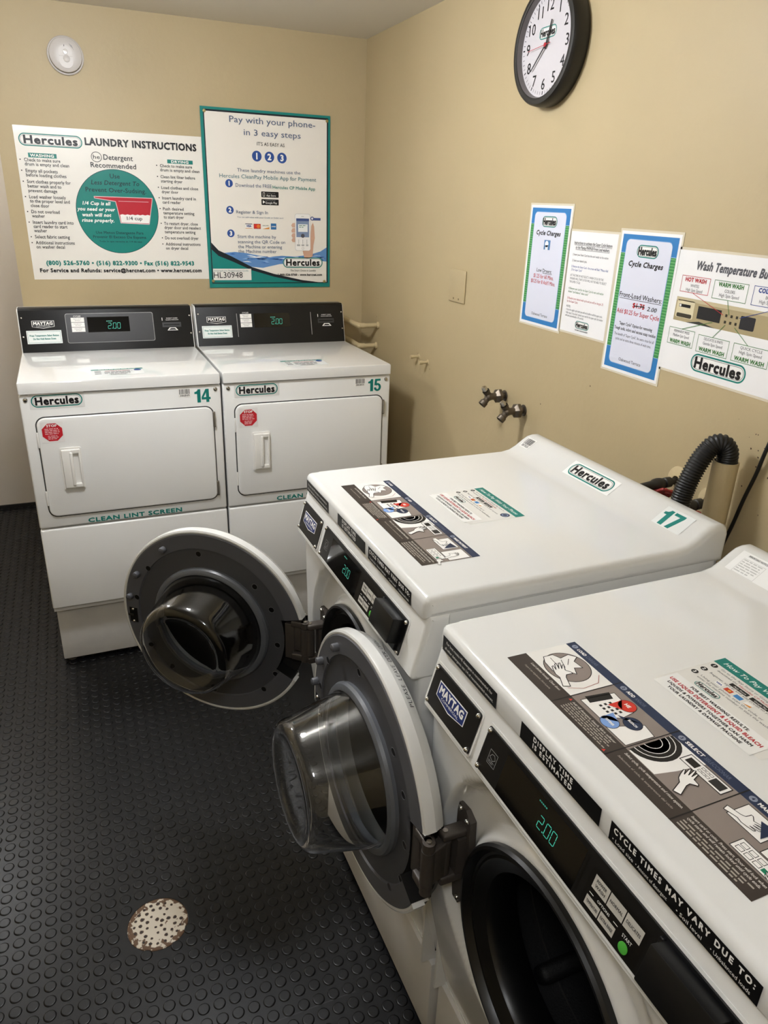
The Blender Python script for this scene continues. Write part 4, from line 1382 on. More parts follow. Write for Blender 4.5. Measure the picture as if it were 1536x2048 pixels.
# water along the foot
wave = [(0.070, 0.147), (0.12, 0.152), (0.1742, 0.1473), (0.23, 0.137), (0.2866, 0.1320), (0.34, 0.137), (0.3933, 0.1340), (0.44, 0.138), (0.4888, 0.1459), (0.53, 0.158), (0.5595, 0.176), (0.5595, 0.112), (0.50, 0.118), (0.42, 0.106), (0.33, 0.100), (0.25, 0.083), (0.19, 0.088), (0.12, 0.125)]
cv.poly(wave, '#5f8cc4', 3)
rw = random.Random(5)
for i in range(46):
    x = rw.uniform(0.09, 0.53)
    y = 0.132 + (x - 0.30) ** 2 * 0.35 - rw.uniform(0, 0.030)
    w = rw.uniform(0.015, 0.06)
    cv.poly([(x, y), (x + w * .5, y + rw.uniform(.001, .005)), (x + w, y + rw.uniform(-.006, .004)), (x + w * .5, y - rw.uniform(.001, .003))], rw.choice(('#2f62ac', '#d9e6f2', '#89aeda', '#234f98', '#eef3f8')), 4)
sw = [(0.0170, 0.1910), (0.0480, 0.1581), (0.1096, 0.1307), (0.1977, 0.0866), (0.3022, 0.0558), (0.4373, 0.0280), (0.5200, 0.0180), (0.0170, 0.0180)]
cv.poly(sw, '#182028', 5)
tq = [(0.0170, 0.1617), (0.0467, 0.1343), (0.1087, 0.1106), (0.1972, 0.0723), (0.3019, 0.0433), (0.4144, 0.0218), (0.44, 0.0180), (0.0170, 0.0180)]
cv.poly(tq, '#128079', 6)
cv.rect(0.0185, 0.0290, 0.1934, 0.0790, '#efece6', 7)
for (x, y, n_, r) in ((0.2366, 0.5511, '1', .0215), (0.2932, 0.5503, '2', .0215), (0.3501, 0.5491, '3', .0215), (0.1091, 0.4371, '1', .0165), (0.1078, 0.3284, '2', .0165), (0.1073, 0.2309, '3', .0165)):
    cv.circle(x, y, r, 'B', 3)
    cv.text(n_, x, y - r * 0.62, 0, r * 1.24, 'W', 'b', 4, 'c')
cv.rect(0.2515, 0.3853, 0.3314, 0.4094, 'K', 3, 0.003)
cv.rect(0.2515, 0.3534, 0.3310, 0.3780, 'K', 3, 0.003)
cv.frame(0.259, 0.3895, 0.268, 0.4055, 0.0014, 'W', 4)
cv.poly([(0.258, 0.359), (0.258, 0.373), (0.268, 0.366)], 'W', 4)
cv.text('Available on the', 0.2750, 0.4010, 0.04, 0.0038, 'M', 'r', 4)
cv.text('ANDROID APP ON', 0.2700, 0.3705, 0.045, 0.0038, 'M', 'r', 4)
cv.rect(0.1743, 0.2531, 0.2058, 0.2735, '#f2f1ec', 3)
cv.rect(0.1743, 0.2705, 0.2058, 0.2735, '#3a3f58', 4)
cv.rect(0.1743, 0.2531, 0.2058, 0.2550, 'O', 4)
cv.rect(0.2124, 0.2520, 0.2446, 0.2735, '#b93a36', 3)
cv.circle(0.2230, 0.2628, 0.0082, '#c9281f', 4, 20)
cv.circle(0.2340, 0.2628, 0.0082, '#d9772e', 5, 20)
cv.rect(0.2517, 0.2519, 0.2843, 0.2735, '#f0ece2', 3)
cv.text('DISCOVER', 0.268, 0.2640, 0.028, 0.005, 'K', 'm', 4, 'c')
cv.poly([(0.2517, 0.2519), (0.2843, 0.2519), (0.2843, 0.2600)], 'O', 4)
cv.rect(0.2919, 0.2506, 0.3173, 0.2765, '#2f6ea8', 3)
cv.text('AMEX', 0.3046, 0.2610, 0.02, 0.005, 'W', 'b', 4, 'c')
# hand holding a phone
SK = '#cfa58d'
cv.poly([(0.452, 0.118), (0.490, 0.135), (0.494, 0.185), (0.501, 0.215), (0.498, 0.268), (0.492, 0.284), (0.484, 0.270), (0.478, 0.200), (0.440, 0.165)], SK, 8)
for i, z in enumerate((0.270, 0.248, 0.226, 0.206)):
    cv.poly([(0.415, z - .009), (0.393 - .003 * (i == 1), z - .008), (0.388, z), (0.394, z + .010), (0.415, z + .012)], '#d3ab95', 8)
cv.rect(0.4055, 0.1600, 0.4800, 0.3215, '#bdbcbb', 9, 0.010)
cv.rect(0.4068, 0.1614, 0.4787, 0.3201, '#f1efec', 10, 0.009)
cv.rect(0.4115, 0.2199, 0.4733, 0.3013, '#7d8fae', 11)
cv.rect(0.4115, 0.2905, 0.4733, 0.3013, '#3a4f86', 12)
cv.rect(0.4200, 0.2430, 0.4660, 0.2760, '#eceeed', 12)
cv.micro(0.4250, 0.2720, 0.036, 0.014, 2, '#5a8a74', 13)
cv.circle(0.4425, 0.2260, 0.009, '#4f4f58', 12, 16)
cv.rect(0.436, 0.309, 0.449, 0.3108, '#9a9a9a', 11)
for i in range(3):
    cv.rect(0.4215 + i * 0.020, 0.190, 0.4230 + i * 0.020, 0.210, '#8a8a8a', 11)
    cv.rect(0.414 + i * 0.022, 0.181, 0.429 + i * 0.020, 0.188, '#a9a9a9', 11)
cv.loop(circ(0.4425, 0.171, 0.005, 12), 0.001, '#9a9a9a', 11)
cv.rect(0.4860, 0.2941, 0.5294, 0.3050, '#4a5c95', 8)
cv.circle(0.4885, 0.3020, 0.0085, '#33477f', 9)
cv.circle(0.4885, 0.3020, 0.0050, '#e4e6ee', 10)
cv.logo(0.3450, 0.0840, 0.5395, 0.1300, 8)
put_items(cv, P2_ITEMS, 12)
mb.build('sheet', t)
for (x, y) in ((0.0172, 0.7130), (0.5601, 0.7089), (0.0174, 0.0257), (0.5482, 0.0212)):
    m = MB()
    m.lathe([(0.0065, 0.0), (0.0068, 0.0025), (0.0050, 0.0045), (0, 0.005)], mat('gold_tack', '#bfae7c', 0.3, metal=0.8), axisM((x, -0.0058, y), (0, -1, 0)), 16)
    m.build('tack', t)

# ================================================================== NOTICES ON THE RIGHT WALL
RX, RZ = (0, -1, 0), (0, 0, 1)
def sheet(w, h, lam=0.0055):
    m = MB()
    m.box(-0.0012, -0.0002, -w - lam, lam, -h - lam, lam, mat('clear_laminate_edge', '#d9d0bb', 0.15))
    c = Canvas(m, (-0.0013, 0, 0), RX, RZ)
    c.rect(0, -h, w, 0, '#efeeee', 1)
    return m, c
def charge_card(w, h, title_px, lines, foot, icon):
    m, c = sheet(w, h)
    b = 0.0075
    c.rect(b, -h + b, w - b, -b, '#2f79b8', 2)
    c.rect(b, -h + 0.062, w - b, -0.052, '#3d8a4c', 3)
    for i in range(34):
        y = -0.055 - i * (h - 0.12) / 34
        c.rect(b, y, w - b, y - 0.0022, '#6fb06f', 4)
    c.rect(b, -0.0525, w - b, -0.0515, '#bcd6ea', 4)
    c.rect(b, -h + 0.0615, w - b, -h + 0.0625, '#bcd6ea', 4)
    c.rect(0.024, -h + 0.020, w - 0.024, -0.018, '#7fa8d6', 5, 0.014)
    c.rect(0.0255, -h + 0.0215, w - 0.0255, -0.0195, '#dadcea', 6, 0.013)
    c.logo(w / 2 - 0.039, -0.060, w / 2 + 0.039, -0.030, 7)
    c.text('Cycle Charges', w / 2, -0.083, 0.126, 0.0135, 'K', 'bi', 7, 'c')
    for (s, y, ww, hh, col, st) in lines:
        c.text(s, w / 2, y, ww, hh, col, st, 7, 'c')
    if icon:
        c.rect(w / 2 - 0.016, -0.123, w / 2 + 0.016, -0.096, '#4f7fb0', 7)
        c.circle(w / 2 - 0.002, -0.107, 0.009, '#eef1f5', 8, 18)
        c.rect(w / 2 - 0.008, -0.123, w / 2 + 0.006, -0.110, '#e6eaf0', 8)
    c.text('Oakwood Terrace', w / 2, -h + 0.030, 0.086, 0.0085, 'K', 'r', 7, 'c')
    return m, c
def hang(m, name, label, y, z, roll=0.0, cat='sign'):
    o = m.build(name)
    o.location = (0, y, z)
    o.rotation_euler = (roll, 0, 0)
    return tag(o, label, cat)
m, c = charge_card(0.212, 0.3470, 0, (("Low Dryers:", -0.188, 0.080, 0.0105, 'K', 'm'), ("$1.25 for 60 Mins.", -0.206, 0.106, 0.0115, 'R', 'm'), ("$0.25 for 8 Add'l Mins.", -0.222, 0.130, 0.0110, 'R', 'm')), 0, True)
c.line((0.10, -0.1905), (0.148, -0.1905), 0.0012, 'K', 7)
hang(m, 'price_card', 'blue bordered cycle charges card for dryers, the left of the two cards', -1.4555, 1.7715, 0.004)
m, c = charge_card(0.215, 0.3520, 0, (("Front-Load Washers:", -0.160, 0.158, 0.0125, 'K', 'm'), ("$1.75", -0.182, 0.045, 0.0125, 'R', 'b'), ("Add $0.25 for Super Cycle", -0.201, 0.160, 0.0115, 'R', 'm'), ('"Super Cycle" Option for removing', -0.230, 0.126, 0.0080, 'K', 'm'), ('Tough soils, odors and excess soap residue', -0.243, 0.158, 0.0080, 'K', 'm'), ('The benefit of "Super Cycle": An extra rinse for all', -0.258, 0.152, 0.0068, '#5b5b66', 'r'), ('cycles and an extra three minutes of wash time.', -0.270, 0.138, 0.0068, '#5b5b66', 'r')), 0, False)
c.line((0.030, -0.1630), (0.186, -0.1630), 0.0012, 'K', 7)
c.line((0.090, -0.176), (0.130, -0.177), 0.0016, 'K', 9)
c.line((0.092, -0.179), (0.129, -0.174), 0.0014, 'K', 9)
c.text('2.00', 0.140, -0.183, 0.035, 0.0105, '#44444c', 'i', 9)
hang(m, 'price_card', 'blue bordered cycle charges card for front load washers, the right of the two cards', -1.8915, 1.7160, 0.006)
m, c = sheet(0.205, 0.2740)
c.text('Instructions to activate the Super Cycle feature', 0.102, -0.034, 0.166, 0.0085, '#23232a', 'm', 2, 'c')
c.text('on the Maytag MHPN30 Front Load washers.', 0.102, -0.046, 0.150, 0.0085, '#23232a', 'm', 2, 'c')
c.line((0.020, -0.0360), (0.185, -0.0360), 0.0009, '#23232a', 2)
c.line((0.028, -0.0480), (0.177, -0.0480), 0.0009, '#23232a', 2)
for (s, y, ww, col) in (('1) Insert your Smart Card into the card reader on the washer.', -0.064, 0.160, '#34343c'), ('2) Select your desired cycle.', -0.080, 0.068, '#34343c'), ('3) Remove the Smart Card - the screen will flash "*Please Add', -0.096, 0.164, '#2f4a9c'), ('.25 for Super Cycle"', -0.105, 0.052, '#2f4a9c'), ('(AT THIS TIME DO NOT SELECT A WASH CYCLE OR THE', -0.120, 0.150, '#55555c'), ('WASHER WILL START & YOU WILL NOT BE ABLE TO SELECT', -0.129, 0.165, '#55555c'), ('THE SUPER CYCLE)', -0.138, 0.050, '#55555c'), ('4) Reinsert your card for the Super Cycle & wait until washer', -0.156, 0.160, '#3f7a3c'), ('shows "card balance" value cycle"', -0.165, 0.094, '#3f7a3c'), ('5) Reselect your desired wash cycle and you will be charged .25', -0.183, 0.164, '#b3303a'), ('for the Super Cycle.', -0.192, 0.052, '#b3303a'), ('NOTES:', -0.206, 0.020, '#34343c'), ('\u2022 Once the regular cycle starts you will not be able to add the super cycle.', -0.215, 0.168, '#55555c'), ('\u2022 After step 3, if you don\'t reinsert your card for the super cycle, the washer', -0.224, 0.172, '#55555c'), ('will start automatically in 30 seconds.', -0.232, 0.088, '#55555c')):
    c.text(s, 0.018, y, ww, 0.0058, col, 'r', 2)
c.logo(0.070, -0.259, 0.134, -0.238, 2)
c.text('THE SMART CHOICE IN LAUNDRY', 0.102, -0.266, 0.060, 0.004, '#34343c', 'm', 2, 'c')
hang(m, 'notice_sheet', 'plain white sheet of typed super cycle instructions between the two blue cards', -1.6755, 1.7060, 0.003)
m, c = sheet(0.356, 0.2760)
c.text('Wash Temperature Buttons', 0.062, -0.040, 0.245, 0.020, '#55565c', 'bi', 2)
def boxed(x0, x1, y0, y1, col, l1, l2, l3, first):
    c.frame(x0, y1, x1, y0, 0.0012, col, 2)
    yy = (y0 - 0.013, y0 - 0.024, y0 - 0.034)
    if first:
        c.text(l1, (x0 + x1) / 2, yy[0], (x1 - x0) * 0.74, 0.0098, col, 'b', 2, 'c')
        c.text(l2, (x0 + x1) / 2, yy[1], (x1 - x0) * 0.30, 0.0065, '#34343c', 'r', 2, 'c')
        c.text(l3, (x0 + x1) / 2, yy[2], (x1 - x0) * 0.58, 0.0070, '#34343c', 'r', 2, 'c')
    else:
        c.text(l2, (x0 + x1) / 2, y0 - 0.010, (x1 - x0) * 0.60, 0.0060, '#34343c', 'r', 2, 'c')
        c.text(l3, (x0 + x1) / 2, y0 - 0.020, (x1 - x0) * 0.62, 0.0065, '#34343c', 'r', 2, 'c')
        c.text(l1, (x0 + x1) / 2, y0 - 0.036, (x1 - x0) * 0.82, 0.0098, col, 'b', 2, 'c')
boxed(0.022, 0.110, -0.055, -0.092, 'R', 'HOT WASH', 'WHITES', 'High Spin Speed', True)
boxed(0.122, 0.218, -0.055, -0.095, 'g', 'WARM WASH', 'COLORS', 'High Spin Speed', True)
boxed(0.232, 0.330, -0.055, -0.095, 'N', 'COLD WASH', 'BRIGHTS', 'High Spin Speed', True)
boxed(0.012, 0.095, -0.175, -0.214, 'g', 'WARM WASH', 'PERMANENT PRESS', 'Medium Spin Speed', False)
boxed(0.107, 0.200, -0.178, -0.217, 'g', 'WARM WASH', 'DELICATES & KNITS', 'Gentle Spin Speed', False)
boxed(0.212, 0.310, -0.178, -0.217, 'g', 'WARM WASH', 'QUICK CYCLE', 'High Spin Speed', False)
c.rect(0.018, -0.158, 0.300, -0.104, '#a99a76', 2)
c.rect(0.018, -0.112, 0.300, -0.104, '#c2b694', 3)
c.rect(0.022, -0.150, 0.078, -0.110, '#d6cba9', 3, 0.004)
c.rect(0.030, -0.126, 0.066, -0.119, 'K', 4)
c.circle(0.034, -0.1225, 0.003, 'W', 5, 10)
c.rect(0.026, -0.149, 0.074, -0.140, '#3a352a', 4, 0.003)
c.rect(0.090, -0.145, 0.160, -0.117, '#1d1d1f', 3)
for i in range(3):
    for j in range(2):
        c.rect(0.172 + i * 0.015, -0.129 - j * 0.014, 0.178 + i * 0.015, -0.123 - j * 0.014, '#3a352a', 4)
c.rect(0.215, -0.148, 0.255, -0.120, '#26262a', 3, 0.003)
c.poly([(0.060, -0.158), (0.10, -0.151), (0.15, -0.158)], '#3b3a36', 4)
for a, b, col in (((0.066, -0.092), (0.166, -0.126), 'R'), ((0.170, -0.095), (0.182, -0.124), 'g'), ((0.300, -0.095), (0.212, -0.126), 'N'), ((0.054, -0.175), (0.140, -0.146), 'g'), ((0.150, -0.178), (0.178, -0.146), 'g'), ((0.250, -0.178), (0.205, -0.148), 'g')):
    c.line(a, b, 0.0012, col, 6)
c.logo(0.100, -0.262, 0.262, -0.221, 2)
hang(m, 'notice_sheet', 'large white sheet about wash temperature buttons, rightmost on the right wall', -2.1075, 1.6835, 0.012)

# ================================================================== SMALL THINGS ON THE WALLS
# smoke detector
DETM = mat('detector_plastic', '#c6c0bb', 0.4)
t = thing('smoke_detector', 'round white smoke detector high on the back wall', 'smoke detector', (-1.2488, 0, 2.2475))
MY = Matrix(((1, 0, 0, 0), (0, 0, -1, 0), (0, 1, 0, 0), (0, 0, 0, 1)))
m = MB()
m.lathe([(0, 0), (0.0665, 0), (0.0665, 0.010), (0.064, 0.013), (0.060, 0.0135), (0.058, 0.011)], DETM, MY, 56)
m.build('base_plate', t)
m = MB()
m.lathe([(0.058, 0.010), (0.0595, 0.030), (0.058, 0.034), (0.050, 0.0375), (0.03, 0.0395), (0, 0.040)], DETM, MY, 56)
cvr = m.build('cover', t)
m = MB()
m.prism(rrect(-0.024, -0.046, 0.024, 0.030, 0.022, 8), 0.036, 0.0405, DETM, MY)
m.build('battery_door', t)
m = MB()
m.lathe([(0.0085, 0.040), (0.0085, 0.0425), (0.0075, 0.0435), (0, 0.0438)], mat('clear_grey_lens', '#cbc5be', 0.2), MY @ Matrix.Translation((0.0, 0.009, 0)), 20)
m.lathe([(0.012, 0.040), (0.0125, 0.0425), (0.008, 0.044), (0, 0.0445)], DETM, MY @ Matrix.Translation((0.002, -0.014, 0)), 20)
m.build('test_button', t)
m = MB()
c = Canvas(m, (0, -0.0407, 0), BX, BZ)
c.rect(-0.024, -0.0065, 0.024, -0.0052, '#a9a29b', 1)
c.poly([(-0.004, 0.026), (-0.0015, 0.026), (-0.001, 0.031), (-0.003, 0.033)], '#4a3a30', 1)
m.build('door_line', t)
m = MB()
c = Canvas(m, (0, -0.0388, 0), BX, BZ)
for i in range(4):
    c.line((0.016 + i * 0.0025, 0.036 - i * 0.004), (0.026 + i * 0.0015, 0.030 - i * 0.004), 0.0013, '#6d6a68', 1)
m.build('vent_slots', t)

# clock
t = thing('wall_clock', 'round black rimmed wall clock at the top of the right wall', 'clock', (0, -1.498, 2.180))
MXn = Matrix(((0, 0, -1, 0), (-1, 0, 0, 0), (0, 1, 0, 0), (0, 0, 0, 1)))     # (right, up, out)
m = MB()
m.lathe([(0.0, 0.0), (0.147, 0.0), (0.151, 0.006), (0.152, 0.030), (0.150, 0.044), (0.146, 0.050), (0.136, 0.052), (0.1310, 0.0505), (0.1300, 0.0490)], CLOCKB, MXn, 80)
m.build('rim', t)
m = MB()
m.lathe([(0.1300, 0.0490), (0.1270, 0.0335)], mat('silver_inner_bevel', '#6f6a69', 0.4, metal=0.3), MXn, 80)
m.build('inner_bevel', t)
m = MB()
m.lathe([(0.127, 0.0335), (0.0, 0.0335)], mat('clock_face_white', '#c9c5c8', 0.35), MXn, 80)
c = Canvas(m, (-0.0336, 0, 0), RX, RZ)
for i in range(60):
    a = PI / 2 - 2 * PI * i / 60
    w_ = 0.0036 if i % 5 == 0 else 0.0014
    c.line((0.1130 * math.cos(a), 0.1130 * math.sin(a)), (0.1205 * math.cos(a), 0.1205 * math.sin(a)), w_, 'K', 1)
for i in range(1, 13):
    a = PI / 2 - 2 * PI * i / 12
    c.text(str(i), 0.095 * math.cos(a), 0.095 * math.sin(a) - 0.0140, 0, 0.028, 'K', 'm', 1, 'c')
c.logo(-0.044, 0.0160, 0.040, 0.0450, 1)
m.build('face', t)
def hand_mesh(ang, L, w0, w1, tail, z, name, matl):
    mm = MB()
    a = math.radians(90 - ang)
    R_ = Matrix.Rotation(a, 4, 'Z')
    mm.prism([(-tail, -w0 / 2), (L, -w1 / 2), (L, w1 / 2), (-tail, w0 / 2)], z, z + 0.0007, matl, MXn @ R_)
    mm.lathe([(0.0055, z), (0.0055, z + 0.0012), (0, z + 0.0012)], matl, MXn, 18)
    mm.build(name, t)
DK = mat('black_clock_hand', '#1b1b1d', 0.45)
hand_mesh(18, 0.060, 0.0062, 0.0052, 0.010, 0.0375, 'hour_hand', DK)
hand_mesh(228, 0.086, 0.0048, 0.0034, 0.012, 0.0390, 'minute_hand', DK)
hand_mesh(266, 0.088, 0.0016, 0.0010, 0.026, 0.0405, 'second_hand', mat('red_second_hand', '#b0222e', 0.4))

# blank cover plate
t = thing('cover_plate', 'beige painted blank cover plate on the right wall', 'wall plate', (0, -1.0105, 1.486))
m = MB()
m.box(-0.006, 0, -0.062, 0.062, -0.058, 0.058, WALL, r=0.003)
m.build('plate', t)
for y in (0.02, -0.02):
    m = MB()
    m.lathe([(0.0035, 0), (0.003, 0.001), (0, 0.0012)], ink('#6f5d40'), axisM((-0.006, y, -0.045 + 0.0), (-1, 0, 0)), 12)
    m.build('screw', t)

# painted pipes beside the dryers
PP = mat('beige_painted_pipe', '#c6b48d', 0.4)
def capped_pipe(pts, r, name, label, cat='pipe'):
    m = MB()
    m.tube(pts, r, PP, seg=16)
    a, b = Vector(pts[-1]), Vector(pts[-2])
    d = (a - b).normalized()
    return m
m = MB()
m.tube([(0.0, -0.2313, 1.2265), (-0.0956, -0.2313, 1.2257)], 0.0105, PP, seg=18)
m.tube([(-0.070, -0.2313, 1.2257), (-0.0860, -0.2300, 1.2258), (-0.0945, -0.2225, 1.2259), (-0.0975, -0.205, 1.2262), (-0.1065, -0.05, 1.2317), (-0.108, 0.0, 1.2325)], 0.0125, PP, seg=18)
m.lathe([(0.016, 0), (0.016, 0.006), (0.011, 0.009)], PP, axisM((0, -0.2313, 1.2265), (-1, 0, 0)), 20)
tag(m.build('drain_pipe'), 'upper beige painted pipe behind the right dryer', 'pipe')
m = MB()
m.tube([(0.0, -0.214, 1.1285), (-0.0875, -0.214, 1.1281)], 0.0105, PP, seg=18)
m.tube([(-0.062, -0.214, 1.1281), (-0.0780, -0.2127, 1.1281), (-0.0865, -0.205, 1.1283), (-0.0895, -0.188, 1.1287), (-0.0985, -0.05, 1.1385), (-0.100, 0.0, 1.140)], 0.0125, PP, seg=18)
m.lathe([(0.016, 0), (0.016, 0.006), (0.011, 0.009)], PP, axisM((0, -0.214, 1.1285), (-1, 0, 0)), 20)
tag(m.build('drain_pipe'), 'lower beige painted pipe behind the right dryer', 'pipe')
for y, z, lab in ((-0.700, 1.1665, 'beige capped pipe stub on the right wall nearer the dryers'), (-0.790, 1.159, 'beige capped pipe stub on the right wall nearer the brass taps')):
    m = MB()
    m.tube([(0.0, y, z), (-0.034, y, z)], 0.0062, PP, seg=16)
    m.tube([(-0.026, y, z), (-0.040, y, z)], 0.0078, PP, seg=16)
    m.lathe([(0.012, 0), (0.011, 0.002), (0.007, 0.003)], PP, axisM((0, y, z), (-1, 0, 0)), 16)
    tag(m.build('pipe_stub'), lab, 'pipe')

# brass drain taps
def tap(y, z, label):
    t = thing('hose_tap', label, 'tap', (0, y, z))
    m = MB()
    m.lathe([(0.0, 0), (0.010, 0.0), (0.010, 0.016), (0.015, 0.018), (0.015, 0.034), (0.0125, 0.042), (0.0115, 0.052), (0.0140, 0.058), (0.0145, 0.068), (0.011, 0.074), (0, 0.076)], BRASSY, axisM((0, 0, 0), (-1, 0, 0)), 24)
    m.lathe([(0.012, 0.016), (0.024, 0.018), (0.0255, 0.021), (0.0255, 0.030), (0.022, 0.034), (0.014, 0.040)], BRASSY, axisM((0, 0, 0), (-1, 0, 0)), 6)
    m.build('body', t)
    m = MB()
    m.lathe([(0.011, 0.0), (0.0105, 0.016), (0.0120, 0.020), (0.0138, 0.022), (0.0142, 0.036), (0.0112, 0.0365), (0.0105, 0.024), (0, 0.024)], BRASSY, axisM((-0.062, 0, -0.002), (-0.72, 0, -0.69)), 20)
    m.build('spout', t)
    m = MB()
    m.lathe([(0.011, 0.0), (0.0105, 0.014), (0.0125, 0.016), (0.0125, 0.024)], BRASSY, axisM((-0.062, 0, 0.003), (-0.62, 0, 0.78)), 20)
    m.lathe([(0.0095, 0.022), (0.0095, 0.036), (0.0075, 0.040), (0, 0.041)], CHROME, axisM((-0.062, 0, 0.003), (-0.62, 0, 0.78)), 8)
    m.build('stem', t)
    m = MB()
    m.lathe([(0.019, 0.0004), (0.018, 0.003), (0.010, 0.004)], BRASSY, axisM((0, 0, 0), (-1, 0, 0)), 24)
    m.build('wall_flange', t)
tap(-1.405, 1.166, 'worn brass hose tap on the right wall, the one nearer the dryers')
tap(-1.5292, 1.146, 'worn brass hose tap on the right wall, the one nearer washer 17')

# supply valves behind washer 17
DV = mat('dark_weathered_valve', '#3c3a36', 0.5, metal=0.6)
RED = mat('red_valve_handle', '#9a2f2c', 0.5)
def valve(y, z, label, L):
    t = thing('supply_valve', label, 'valve', (0, y, z))
    m = MB()
    m.lathe([(0.035, 0.0), (0.034, 0.003), (0.014, 0.010), (0.012, 0.010)], PP, axisM((0, 0, 0), (-1, 0, 0)), 28)
    m.build('escutcheon', t)
    m = MB()
    ax = axisM((-0.002, 0, 0), (-1, 0, -0.05))
    m.lathe([(0.008, 0), (0.008, 0.025), (0.013, 0.026), (0.013, 0.042), (0.010, 0.044), (0.014, 0.052), (0.0155, 0.062), (0.0145, 0.074), (0.011, 0.080), (0.0095, L), (0, L)], DV, ax, 20)
    m.lathe([(0.0085, 0), (0.0085, 0.024), (0.012, 0.025), (0.012, 0.034), (0, 0.034)], DV, axisM((-0.052, 0, -0.004), (0.1, -0.25, -0.95)), 16)
    m.build('body', t)
    m = MB()
    hM = axisM((-0.058, -0.016, -0.018), (-0.35, -0.55, -0.75))
    m.lathe([(0.004, -0.002), (0.004, 0.006), (0, 0.006)], RED, hM, 12)
    for i in range(5):
        m.box(0.002, 0.021, -0.003, 0.003, 0.0, 0.006, RED, hM @ Matrix.Rotation(2 * PI * i / 5, 4, 'Z'))
    m.tube([hM @ Vector(((0.0205 + 0.0025 * math.cos(5 * q)) * math.cos(q), (0.0205 + 0.0025 * math.cos(5 * q)) * math.sin(q), 0.003)) for q in [2 * PI * i / 40 for i in range(41)]], 0.0042, RED, seg=8, cap=False)
    m.build('handle', t)
valve(-2.238, 1.152, 'dark supply valve with red handle left of the black drain hose', 0.115)
valve(-2.345, 1.136, 'dark supply valve half hidden behind the black drain hose', 0.110)

# standpipe, hose and power cord
m = MB()
SY, SX = -2.407, -0.048
m.tube([(SX, SY, 0.0), (SX, SY, 1.262)], 0.0275, PP, seg=28, cap=False)
m.tube([(SX, SY, 1.262), (SX, SY, 0.9)], 0.0245, ink('#2a241c'), seg=28, cap=False)
m.lathe([(0.0275, 1.262), (0.0245, 1.262)], PP, Matrix.Translation((SX, SY, 0)), 28)
tag(m.build('standpipe'), 'beige painted standpipe on the right wall behind washer 17', 'pipe')
def spline(P, n):
    out = []
    P = [Vector(p) for p in P]
    Q = [P[0] * 2 - P[1]] + P + [P[-1] * 2 - P[-2]]
    for i in range(1, len(Q) - 2):
        for j in range(n):
            t_ = j / n
            a, b, c_, d = Q[i - 1], Q[i], Q[i + 1], Q[i + 2]
            out.append(0.5 * ((2 * b) + (c_ - a) * t_ + (2 * a - 5 * b + 4 * c_ - d) * t_ ** 2 + (3 * b - a - 3 * c_ + d) * t_ ** 3))
    out.append(P[-1])
    return out
path = spline([(SX, SY, 1.240), (SX, SY, 1.252), (SX, SY - 0.001, 1.264), (SX - 0.003, SY - 0.001, 1.284), (SX - 0.013, SY + 0.006, 1.299), (SX - 0.028, SY + 0.015, 1.298), (SX - 0.042, SY + 0.021, 1.280), (SX - 0.056, SY + 0.025, 1.252), (SX - 0.067, SY + 0.027, 1.222), (SX - 0.075, SY + 0.028, 1.193), (SX - 0.080, SY + 0.028, 1.164), (SX - 0.082, SY + 0.028, 1.12), (SX - 0.083, SY + 0.028, 1.05), (SX - 0.083, SY + 0.028, 0.90), (SX - 0.083, SY + 0.028, 0.80)], 60)
# even spacing, ribbed
ev, acc = [path[0]], 0.0
for a, b in zip(path, path[1:]):
    acc += (b - a).length
    if acc >= 0.00125:
        ev.append(b)
        acc = 0.0
rad = [0.0212 + (0.0013 if i % 4 in (0, 1) else -0.0013) for i in range(len(ev))]
m = MB()
m.tube(ev, rad, HOSEM, seg=22)
tag(m.build('drain_hose', None, 70), 'black corrugated drain hose looped into the standpipe', 'hose')
m = MB()
m.tube(spline([(-0.012, -2.53, 1.53), (-0.014, -2.497, 1.41), (-0.012, -2.4707, 1.3089), (-0.011, -2.4586, 1.2458), (-0.011, -2.4432, 1.1829), (-0.012, -2.4315, 1.1189), (-0.013, -2.4144, 1.0408), (-0.014, -2.402, 0.95), (-0.014, -2.40, 0.7)], 12), 0.0042, HOSEM, seg=12)
tag(m.build('power_cord'), 'thin black power cord hanging down the right wall', 'cord')

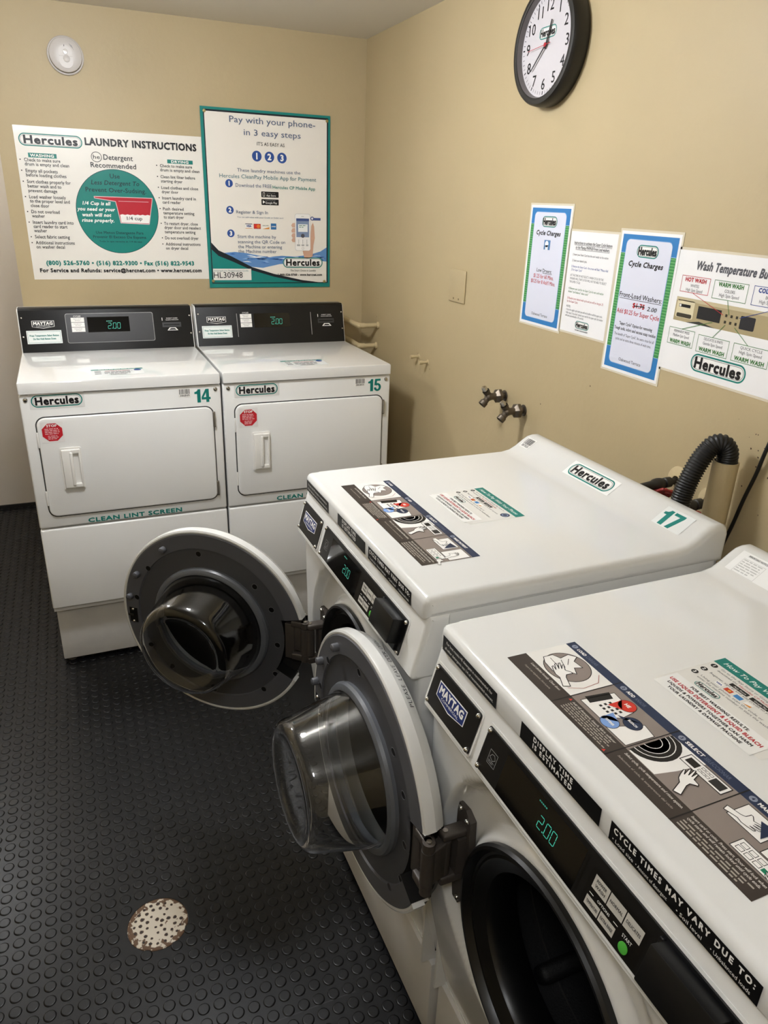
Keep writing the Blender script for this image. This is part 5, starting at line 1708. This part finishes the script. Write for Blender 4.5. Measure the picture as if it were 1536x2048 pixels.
# ================================================================== FLOOR DRAIN
RUST = mat('rusted_iron', '#6b4a30', 0.75, mottle=(120, 0.5), bump=(160, 0.4))
DPAINT = bpy.data.materials.new('chipped_white_paint')
DPAINT.use_nodes = True
nt = DPAINT.node_tree
b = nt.nodes['Principled BSDF']
tc = nt.nodes.new('ShaderNodeTexCoord')
n1 = nt.nodes.new('ShaderNodeTexNoise')
n1.inputs['Scale'].default_value = 70
n1.inputs['Detail'].default_value = 6
ln = nt.nodes.new('ShaderNodeVectorMath')
ln.operation = 'LENGTH'
nt.links.new(tc.outputs['Object'], ln.inputs[0])
mr = nt.nodes.new('ShaderNodeMapRange')
mr.inputs['From Min'].default_value = 0.045
mr.inputs['From Max'].default_value = 0.082
mr.inputs['To Min'].default_value = 0.0
mr.inputs['To Max'].default_value = 0.34
nt.links.new(ln.outputs['Value'], mr.inputs['Value'])
ad = nt.nodes.new('ShaderNodeMath')
ad.operation = 'ADD'
nt.links.new(n1.outputs['Fac'], ad.inputs[0])
nt.links.new(mr.outputs['Result'], ad.inputs[1])
cr = nt.nodes.new('ShaderNodeValToRGB')
cr.color_ramp.interpolation = 'LINEAR'
cr.color_ramp.elements[0].position = 0.66
cr.color_ramp.elements[0].color = lin('#cfc6b6')
cr.color_ramp.elements[1].position = 0.70
cr.color_ramp.elements[1].color = lin('#5f452f')
nt.links.new(ad.outputs['Value'], cr.inputs['Fac'])
nt.links.new(tc.outputs['Object'], n1.inputs['Vector'])
nt.links.new(cr.outputs['Color'], b.inputs['Base Color'])
b.inputs['Roughness'].default_value = 0.7
t = thing('floor_drain', 'round rusty white floor drain grate set in the black rubber floor', 'drain', (DRX, DRY, 0))
m = MB()
m.lathe([(0.0765, -0.004), (0.0765, 0.0), (0.0745, 0.0018), (0.070, 0.0022), (0.0, 0.0022)], DPAINT, None, 56)
m.lathe([(0.0765, -0.004), (0.0, -0.004)], RUST, None, 56)
gr = m.build('grate', t, 40)
for ring_r, cnt in ((0.012, 5), (0.028, 10), (0.044, 15), (0.059, 20)):
    for i in range(cnt):
        a = 2 * PI * i / cnt + ring_r * 30
        if random.random() < 0.12:
            continue
        m = MB()
        rr = 0.0030 * random.uniform(0.8, 1.25)
        px, py = ring_r * math.cos(a), ring_r * math.sin(a)
        m.lathe([(rr, 0.0002), (0, 0.0002)], ink('#1c130d'), Matrix.Translation((px, py, 0.0023)), 12)
        q = [(px + rr * (1.25 + random.uniform(0, .5)) * math.cos(z), py + rr * (1.25 + random.uniform(0, .5)) * math.sin(z)) for z in [2 * PI * j_ / 10 for j_ in range(10)]]
        c = Canvas(m, (0, 0, 0.0023), (1, 0, 0), (0, 1, 0), 0.0001)
        c.poly(q, '#5a4330', 1)
        m.build('grate_hole', gr)
